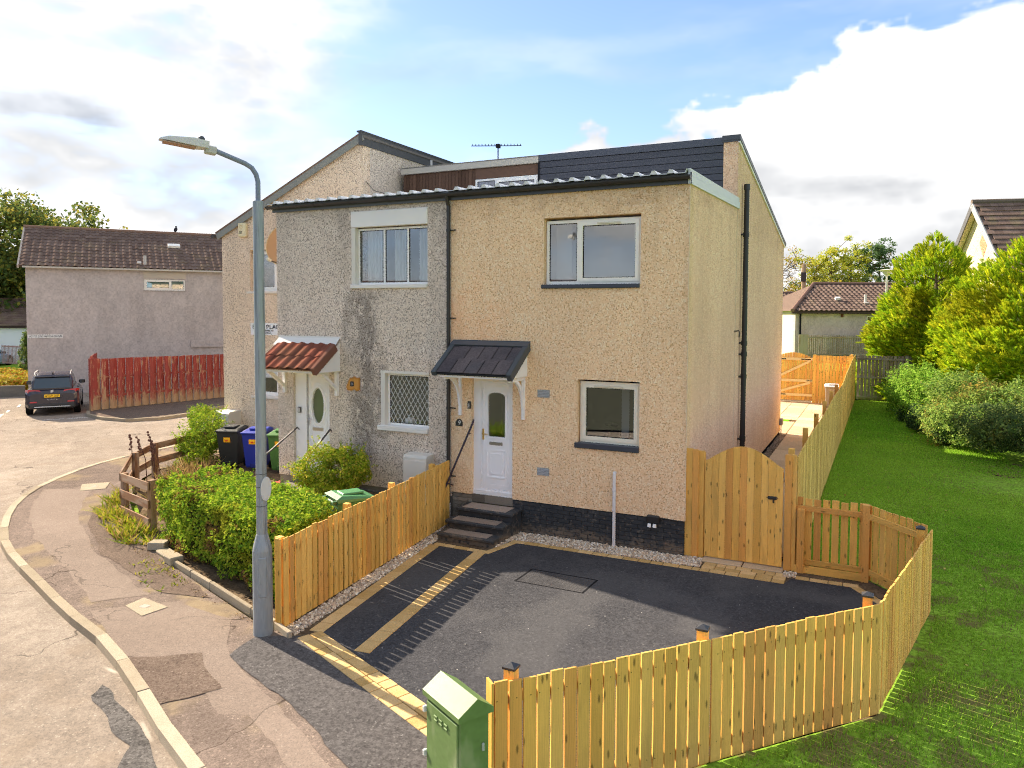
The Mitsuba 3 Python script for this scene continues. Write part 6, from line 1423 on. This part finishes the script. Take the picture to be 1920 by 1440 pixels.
# broadleaved trees -----------------------------------------------------
def broad(name, label, base, H, R, cols, seed, n=9000, leaf=.26, crown0=.35, density=1.0, group=None, lean=0, trunk=.22, nb=26, clump=1.0):
    K = thing(name, label, 'tree', group); r_ = np.random.default_rng(seed); base = np.array(base, float); mb = MB(); tips = []
    top = base + [lean, 0, H * .86]; tr = [base, base + [lean * .3 + r_.normal(0, .15), r_.normal(0, .15), H * .4], top]; mb.tube(tr, [trunk, trunk * .7, trunk * .12], 7)
    for i in range(nb):
        t = r_.uniform(crown0 * .75, .95); a = i * 2.4 + r_.normal(0, .4); b = tr[0] * (1 - t) + tr[2] * t
        rel = (t - crown0) / (1 - crown0); rr = R * math.sqrt(max(.06, 1 - (max(rel, 0) * 1.05 - .35) ** 2 * 1.5)) * r_.uniform(.6, 1.08)
        e = b + [rr * math.cos(a), rr * math.sin(a), rr * r_.uniform(.25, .75)]; m = (b + e) / 2 + r_.normal(0, .15, 3) + [0, 0, -.12 * rr]
        mb.tube([b, m, e], [trunk * .34 * (1.1 - t * .7), trunk * .18, .02], 5); tips += [e, (m + e) / 2 + r_.normal(0, .25, 3), m + [r_.normal(0, .4), r_.normal(0, .4), .5]]
        for _ in range(2): e2 = e + r_.normal(0, .30 * R, 3) * [1, 1, .8]; mb.tube([m, (m + e2) / 2 + [0, 0, .1], e2], [trunk * .14, .03, .012], 4); tips.append(e2)
    tips.append(top); obj('trunk', mb, 'bark', K)
    tips = np.array(tips); k = r_.integers(0, len(tips), n); sc = R * .17 * clump * r_.uniform(.6, 1.5, len(tips)); off_ = r_.normal(size=(n, 3)); off_ /= np.linalg.norm(off_, axis=1, keepdims=True); rad = r_.random(n) ** .55
    P = tips[k] + off_ * (sc[k] * rad * 1.6)[:, None] * [1.15, 1.15, .75]; P = P[meshkit.fbm(P * 1.4, 3, seed) > .42 - .1 * density]
    c = np.clip(palette(len(P), cols, .2), 0, 1); obj('crown', MB().raw(*leafmesh(P, (P - tips[k[0]]) * 0 + [0, 0, .6], np.full(len(P), leaf), c, .7, .9)), 'leaf', K)
    return K


AUT = [(.48, .48, .06), (.56, .54, .07), (.40, .46, .06), (.62, .52, .08), (.33, .40, .06)]
DGN = [(.11, .19, .08), (.15, .23, .09), (.09, .155, .07)]
broad('tree', 'slim autumn tree with orange upper leaves beside the wooden pole', (-4.1, 66, .8), 9.6, 1.8, [(.40, .26, .05), (.46, .33, .06), (.36, .33, .05)], 31, 4200, .17, .35, .3, trunk=.16)
broad('tree', 'broad yellow-green autumn tree behind the bungalow roof', (-1.6, 67, .8), 10.8, 2.9, AUT, 32, 13000, .17, .34, .3, clump=.62)
broad('tree', 'yellow-green tree touching the broad autumn tree on its right', (.15, 68, .8), 10.6, 2.0, AUT[:3] + [(.16, .22, .05)], 33, 9500, .17, .32, .3, clump=.62)
broad('tree', 'tall dark blue-green tree with a domed top behind the bungalow', (2.7, 70, .8), 11.2, 2.15, DGN, 34, 14000, .18, .34, .5, clump=.7)
broad('tree', 'grey-brown thinning tree between the dark tree and the conifer', (5.7, 72, .8), 9.6, 2.6, [(.20, .20, .09), (.26, .21, .09), (.16, .18, .08)], 35, 8000, .17, .35, .3, clump=.65)
broad('tree', 'pale thinning tree just showing over the left conifer', (7.6, 74, .8), 10.6, 2.4, [(.22, .25, .06), (.28, .28, .07), (.18, .20, .08)], 36, 7000, .17, .35, .3, clump=.65)
broad('tree', 'bare-branched tree at the edge of the beige gable', (-6.0, 64, .8), 9.2, 2.0, [(.30, .22, .12)], 37, 160, .2, .3, .5, trunk=.14, nb=34)
broad('bush', 'low dark undergrowth under the far trees', (1.5, 62, .8), 4.4, 4.4, [(.10, .13, .05), (.20, .21, .05), (.27, .25, .05)], 38, 6000, .30, .12, .7, clump=1.2)
broad('bush', 'yellowish low undergrowth at the left of the far trees', (-4.2, 62, .8), 3.8, 3.6, [(.30, .26, .05), (.22, .22, .05), (.38, .30, .05)], 39, 6000, .30, .12, 1.0, clump=1.3)
LT = [(.11, .15, .045), (.16, .20, .05), (.22, .22, .05), (.08, .12, .045)]
broad('tree', 'large green and gold tree at the left edge behind the grey house', (-59, 25.5, 0), 12.6, 4.6, LT + [(.32, .28, .05)], 41, 22000, .34, .22, 1.0, clump=1.35)
broad('tree', 'green tree behind the left end of the far brown roof', (-53.8, 25.5, 0), 11.2, 3.2, LT, 42, 13000, .34, .22, 1.0, clump=1.3)
broad('tree', 'small thin-topped tree showing over the far brown roof', (-55.5, 31.5, 0), 11.4, 2.0, [(.24, .24, .06), (.30, .27, .06)], 43, 2600, .32, .4, .5)
broad('tree', 'dense dark lower tree behind the low white house', (-63, 22, 0), 8.5, 4.5, LT, 44, 14000, .34, .15, 1.0, clump=1.4)
# what the windows mirror across the street behind us
H7, *_ = low_house('terraced_house', 'house across the street, seen only as a reflection in the windows', (-12, -44), (-40, -38), 8, -.1, 4.6, 1.9, 'dash_far', 'tile_plain', 0.0, wcol=(.4, .36, .3), prof='flat', tw=.5, tl=.5)
# far left garden
K = thing('flower_bed', 'orange and yellow autumn plants on the bank behind the parked cars', 'plants'); labels[K]['kind'] = 'stuff'
blob(K, 'foliage', [((-35.6 + (i % 5) * -1.5 + (i // 5) * .5, 9.7 + (i % 5) * .4 + (i // 5) * 1.2, .28 + .05 * (i // 5)), (1.1, .9, .42)) for i in range(15)], 14000, .16, [(.46, .36, .05), (.36, .34, .04), (.48, .18, .04), (.24, .28, .03), (.50, .42, .14), (.44, .26, .05)], -.1, .3, 61)
K = thing('garden_wall', 'low stone wall between the parked cars and the flower bank', 'wall')
obj('face', MB().cbox(-7.5, -.1, -.25, 0, -.2, .42, Fr((FL[0] + wv[0] * -.2 + .35, FL[1] + wv[1] * -.2, 0), (wv[0] * -1, wv[1] * -1, 0) if False else (wv[0], wv[1], 0), (nv[0], nv[1], 0), (0, 0, 1)), b=.02), 'plinth_grey', K)
K = thing('bush', 'rounded green bush by the side of the far grey house', 'bush')
blob(K, 'foliage', [((-39.5, 13.9, 1.3), (1.0, 1.0, 1.5)), ((-40.0, 14.0, 2.2), (.8, .8, .8))], 6000, .16, LT[:2] + [(.10, .16, .06)], -.1, .3, 62)
K = thing('hanging_basket', 'round magenta flower ball beside the far grey house', 'flowers')
blob(K, 'flowers', [((-35.75, 11.2, 2.05), (.20, .20, .20))], 900, .10, [(.46, .05, .50), (.55, .10, .60), (.36, .03, .40)], 0, .2, 63); obj('chain', MB().tube([(-35.75, 11.2, 2.2), (-35.75, 11.2, 2.7)], .01, 4, (.1, .1, .1)), 'vc', K)
K = thing('side_gate', 'narrow brown timber gate leaning at the side of the far grey house', 'gate')
for i in range(4): obj('board', MB().box(.3 * i, .3 * i + .28, -.02, .02, -.1, 3.9 - .35 * i, Fr(FF((0, 0, -2.2)) - np.array([nv[0], nv[1], 0]) * 0, (-nv[0] * -1, -nv[1] * -1, 0), (wv[0], wv[1], 0), (0, 0, 1))), 'wood_brown', K)
K = thing('railing', 'thin iron railing with a timber post before the white house', 'railing')
fr, L = frame2((-50.5, 17.9), (-45.5, 17.9)); rl = MB().box(0, L, 0, .05, 1.45, 1.52, fr, (.35, .2, .2)).box(0, L, 0, .05, .35, .42, fr, (.35, .2, .2))
for i in range(34): rl.box(i * .15, i * .15 + .03, 0, .03, .3, 1.55, fr, (.35, .22, .22))
obj('bars', rl, 'vc', K); obj('post', MB().box(-46.6, -45.9, 17.5, 18.0, 0, 1.6, c=(.55, .42, .20)), 'vc', K)

# ------------------------------------------------------------------ cars
def car(label, o, head, paint, kind='suv', plate=None, lights=True, far=False):
    """x = forward from the rear bumper, y = left, z up."""
    K = thing('parked_car', label, 'car'); fr = Fr((o[0], o[1], -.10), (head[0], head[1], 0), (-head[1], head[0], 0), (0, 0, 1)); Hh = 1.60 if kind == 'suv' else 1.45; Ln = 4.36
    def loft(secs, c, m='vc_gloss', name='body', parent=K, sm=35, n=28):
        V = []
        for x, w, z0, z1, e in secs:
            a = np.linspace(0, 2 * np.pi, n, endpoint=False); ca, sa = np.cos(a), np.sin(a); y = w * np.sign(ca) * np.abs(ca) ** e; z = (z0 + z1) / 2 + (z1 - z0) / 2 * np.sign(sa) * np.abs(sa) ** e; V.append(np.column_stack([np.full(n, x), y, z]))
        F = [[i * n + j, i * n + (j + 1) % n, (i + 1) * n + (j + 1) % n, (i + 1) * n + j] for i in range(len(secs) - 1) for j in range(n)]; VV = np.vstack(V); F = [q for q in F]
        k0 = len(VV); VV = np.vstack([VV, V[0].mean(0), V[-1].mean(0)]); m0 = (len(secs) - 1) * n
        F += [[k0, (j + 1) % n, j, j] for j in range(n)] + [[k0 + 1, m0 + j, m0 + (j + 1) % n, m0 + (j + 1) % n] for j in range(n)]
        mesh = trimesh.Trimesh(fr(VV), np.vstack([np.array(F)[:, [0, 1, 2]], np.array(F)[:, [0, 2, 3]]]), process=True)
        return obj(name, MB().tm(mesh, W, c), m, parent)
    sh = 1.02 if kind == 'suv' else .92
    bd_ = loft([(.0, .74, .42, .88, .35), (.06, .84, .34, .98, .35), (.22, .90, .26, sh + .02, .33), (.9, .92, .22, sh + .03, .33), (2.0, .92, .20, sh, .33), (3.1, .91, .22, sh - .03, .33), (3.8, .88, .25, sh - .12, .35), (4.2, .80, .30, sh - .24, .4), (4.36, .66, .36, .68, .5)], paint)
    loft([(.14, .66, sh - .06, sh + .05, .4), (.30, .70, sh - .1, Hh - .20, .4), (.52, .68, sh - .1, Hh - .05, .38), (.9, .67, sh - .1, Hh, .36), (1.8, .67, sh - .1, Hh, .36), (2.4, .66, sh - .1, Hh - .06, .38), (3.0, .68, sh - .1, Hh - .36, .45), (3.35, .70, sh - .1, sh, .5)], paint, name='cabin', parent=bd_)
    g = (.012, .016, .022)
    rw = np.array([(.135, .60, sh + .06), (.345, .50, Hh - .15)]); mb = MB().raw(fr([(rw[0][0] - .03, -.62, sh + .045), (rw[0][0] - .03, .62, sh + .045), (rw[1][0] - .09, .56, Hh - .155), (rw[1][0] - .09, -.56, Hh - .155)]), [[0, 1, 2, 3]], (.02, .04, .06))
    obj('rear_window', mb, 'vc_gloss', bd_); obj('spoiler', MB().cbox(.22, .46, -.58, .58, Hh - .13, Hh - .085, fr, np.array(paint) * .6, b=.015), 'vc_gloss', bd_)
    for s in (1, -1):
        y = s * .70; q = [(.62, sh + .06), (.78, Hh - .20), (1.55, Hh - .14), (2.35, Hh - .20), (2.95, sh + .04)]
        mb = MB().raw(fr([(x, y - s * (.035 + .10 * (z - sh) / .5) + s * .03, z) for x, z in q]), [[0, 1, 2, 2], [0, 2, 4, 4], [2, 3, 4, 4]], g); obj('side_window', mb, 'vc_gloss', bd_)
        obj('roof_rail', MB().tube(fr([(.55, s * .60, Hh - .04), (.75, s * .60, Hh + .035), (2.0, s * .60, Hh + .03), (2.3, s * .59, Hh - .06)]), .018, 6, (.55, .55, .55)), 'vc_metal', bd_)
        obj('wing_mirror', MB().cbox(2.55, 2.68, s * .93 - .11, s * .93 + .11, sh + .0, sh + .15, fr, g, b=.03), 'vc_gloss', bd_)
        for x in (.82, 3.45):
            wk = obj('wheel', MB().tube(fr([(x, s * .70, .335), (x, s * .905, .335), (x, s * .92, .335)]), [.335, .335, .31], 22, (.012, .012, .013)), 'vc', K); obj('rim', MB().tube(fr([(x, s * .915, .335), (x, s * .925, .335)]), .215, 16, (.32, .32, .33)), 'vc_metal', wk)
            obj('arch', MB().prism(Point(x, .34).buffer(.415).difference(Point(x, .34).buffer(.345)).intersection(sbox(x - .5, .3, x + .5, .9)), s * .885 - .02, s * .885 + .035, Fr(fr((0, 0, 0)), fr.m[0], fr.m[2], fr.m[1]), (.02, .02, .022)), 'vc', K)
        tl_ = MB().raw(fr([(.05, s * .80, .90), (.03, s * .36, .93), (.06, s * .42, 1.0), (.12, s * .80, 1.03), (.34, s * .905, 1.00), (.30, s * .91, .92)]), [[0, 1, 2, 3], [0, 3, 4, 5]], (.34, .012, .012)); ob = obj('tail_light', tl_, 'vc_gloss', bd_)
        obj('reflector', MB().cbox(-.015, .05, s * .62 - .12, s * .62 + .12, .52, .57, fr, (.42, .02, .03), b=.01), 'vc_gloss', bd_)
    obj('lower_bumper', MB().cbox(-.03, .25, -.78, .78, .28, .50, fr, (.02, .02, .022), b=.05), 'vc_satin', bd_); obj('skid_trim', MB().cbox(-.05, .1, -.60, .60, .335, .375, fr, (.55, .55, .55), b=.012), 'vc_metal', bd_)
    if plate:
        S_ = Fr(fr((-.012, 0, .72)), -fr.m[1], fr.m[2], -fr.m[0]); obj('tailgate_panel', MB().cbox(-.34, .34, -.03, .12, -.03, .004, S_, np.array(paint) * .9, b=.02), 'vc_gloss', bd_)
        pk = obj('number_plate', MB().box(-.26, .26, .0, .115, .004, .014, S_, (.80, .48, .01)), 'vc_satin', bd_); m = meshkit.text_mesh(plate, .078, .003, True); m.apply_scale([.46 / m.extents[0], 1, 1]); obj('lettering', MB().tm(m, Fr(S_((-.23, .02, .014)), *S_.m), (.02, .02, .02)), 'vc', pk)
        obj('badge', MB().prism(affinity.rotate(sbox(-.045, -.015, .045, .015), 14).union(affinity.rotate(sbox(-.045, .018, .045, .046), 14)).union(affinity.rotate(sbox(-.045, -.046, .045, -.018), 14)), 0, .02, Fr(fr((-.005, 0, .955)), *S_.m), (.55, .55, .56)), 'vc_metal', bd_)
        m = meshkit.text_mesh('A T E C A', .04, .003, True); m.apply_scale([.34 / m.extents[0], 1, 1]); obj('name_lettering', MB().tm(m, Fr(S_((-.17, -.105, .012)), *S_.m), (.5, .5, .52)), 'vc_metal', bd_)
        obj('aerial', MB().prism(Polygon([(0, 0), (.16, 0), (.02, .06)]), -.02, .02, Fr(fr((.62, 0, Hh - .02)), fr.m[0], fr.m[2], fr.m[1]), (.02, .02, .02)), 'vc', bd_)
    return K


car('dark blue-black estate-like car with a yellow rear plate parked by the red fence', (-25.85, 5.80), nv, (.010, .010, .026), plate='AY69 ULP')
car('dark grey car cut off by the left edge of the picture', (-27.6, 2.35), nv, (.05, .052, .058), 'car')
car('pale blue car behind the railing at the far left edge', (-52.5, 17.0), (-.58, .81), (.16, .22, .32), 'car')

# ------------------------------------------------------------------ far lamps and pole
K = thing('street_lamp', 'grey lamp with a wide saucer top in front of the bungalow', 'street lamp')
b = np.array([3.10, 32.5]); obj('column', MB().tube([(*b, 0), (*b, 2.2), (*b, 6.0)], [.075, .06, .05], 10, (.50, .51, .50)), 'vc_satin', K); obj('hood', MB().tube([(*b, 5.95), (*b, 6.12), (*b, 6.20), (*b, 6.26), (*b, 6.32)], [.06, .20, .22, .50, .10], 16, (.55, .52, .48)), 'vc', K)
K = thing('street_lamp', 'thin tall lamp post with a short arm half behind the left conifer', 'street lamp')
b = np.array([4.0, 48.0]); obj('column', MB().tube([(*b, 0), (*b, 7.35), (b[0] + .12, b[1], 7.55), (b[0] + .7, b[1] + .2, 7.68)], .05, 8, (.55, .55, .54)), 'vc_satin', K); obj('lantern', MB().cbox(-.1, .42, -.1, .1, -.03, .06, Fr((b[0] + .7, b[1] + .2, 7.68)), (.6, .6, .58), b=.02), 'vc', K)
K = thing('utility_pole', 'short wooden pole with a dark box at its top rising behind the bungalow roofs', 'pole')
b = np.array([-1.95, 43.0]); obj('pole', MB().tube([(*b, 0), (*b, 7.3)], .15, 8, (.34, .25, .17)), 'vc', K); obj('box', MB().cbox(-.16, .16, -.25, -.13, 6.1, 6.75, Fr((*b, 0)), (.07, .06, .06), b=.02), 'vc', K)
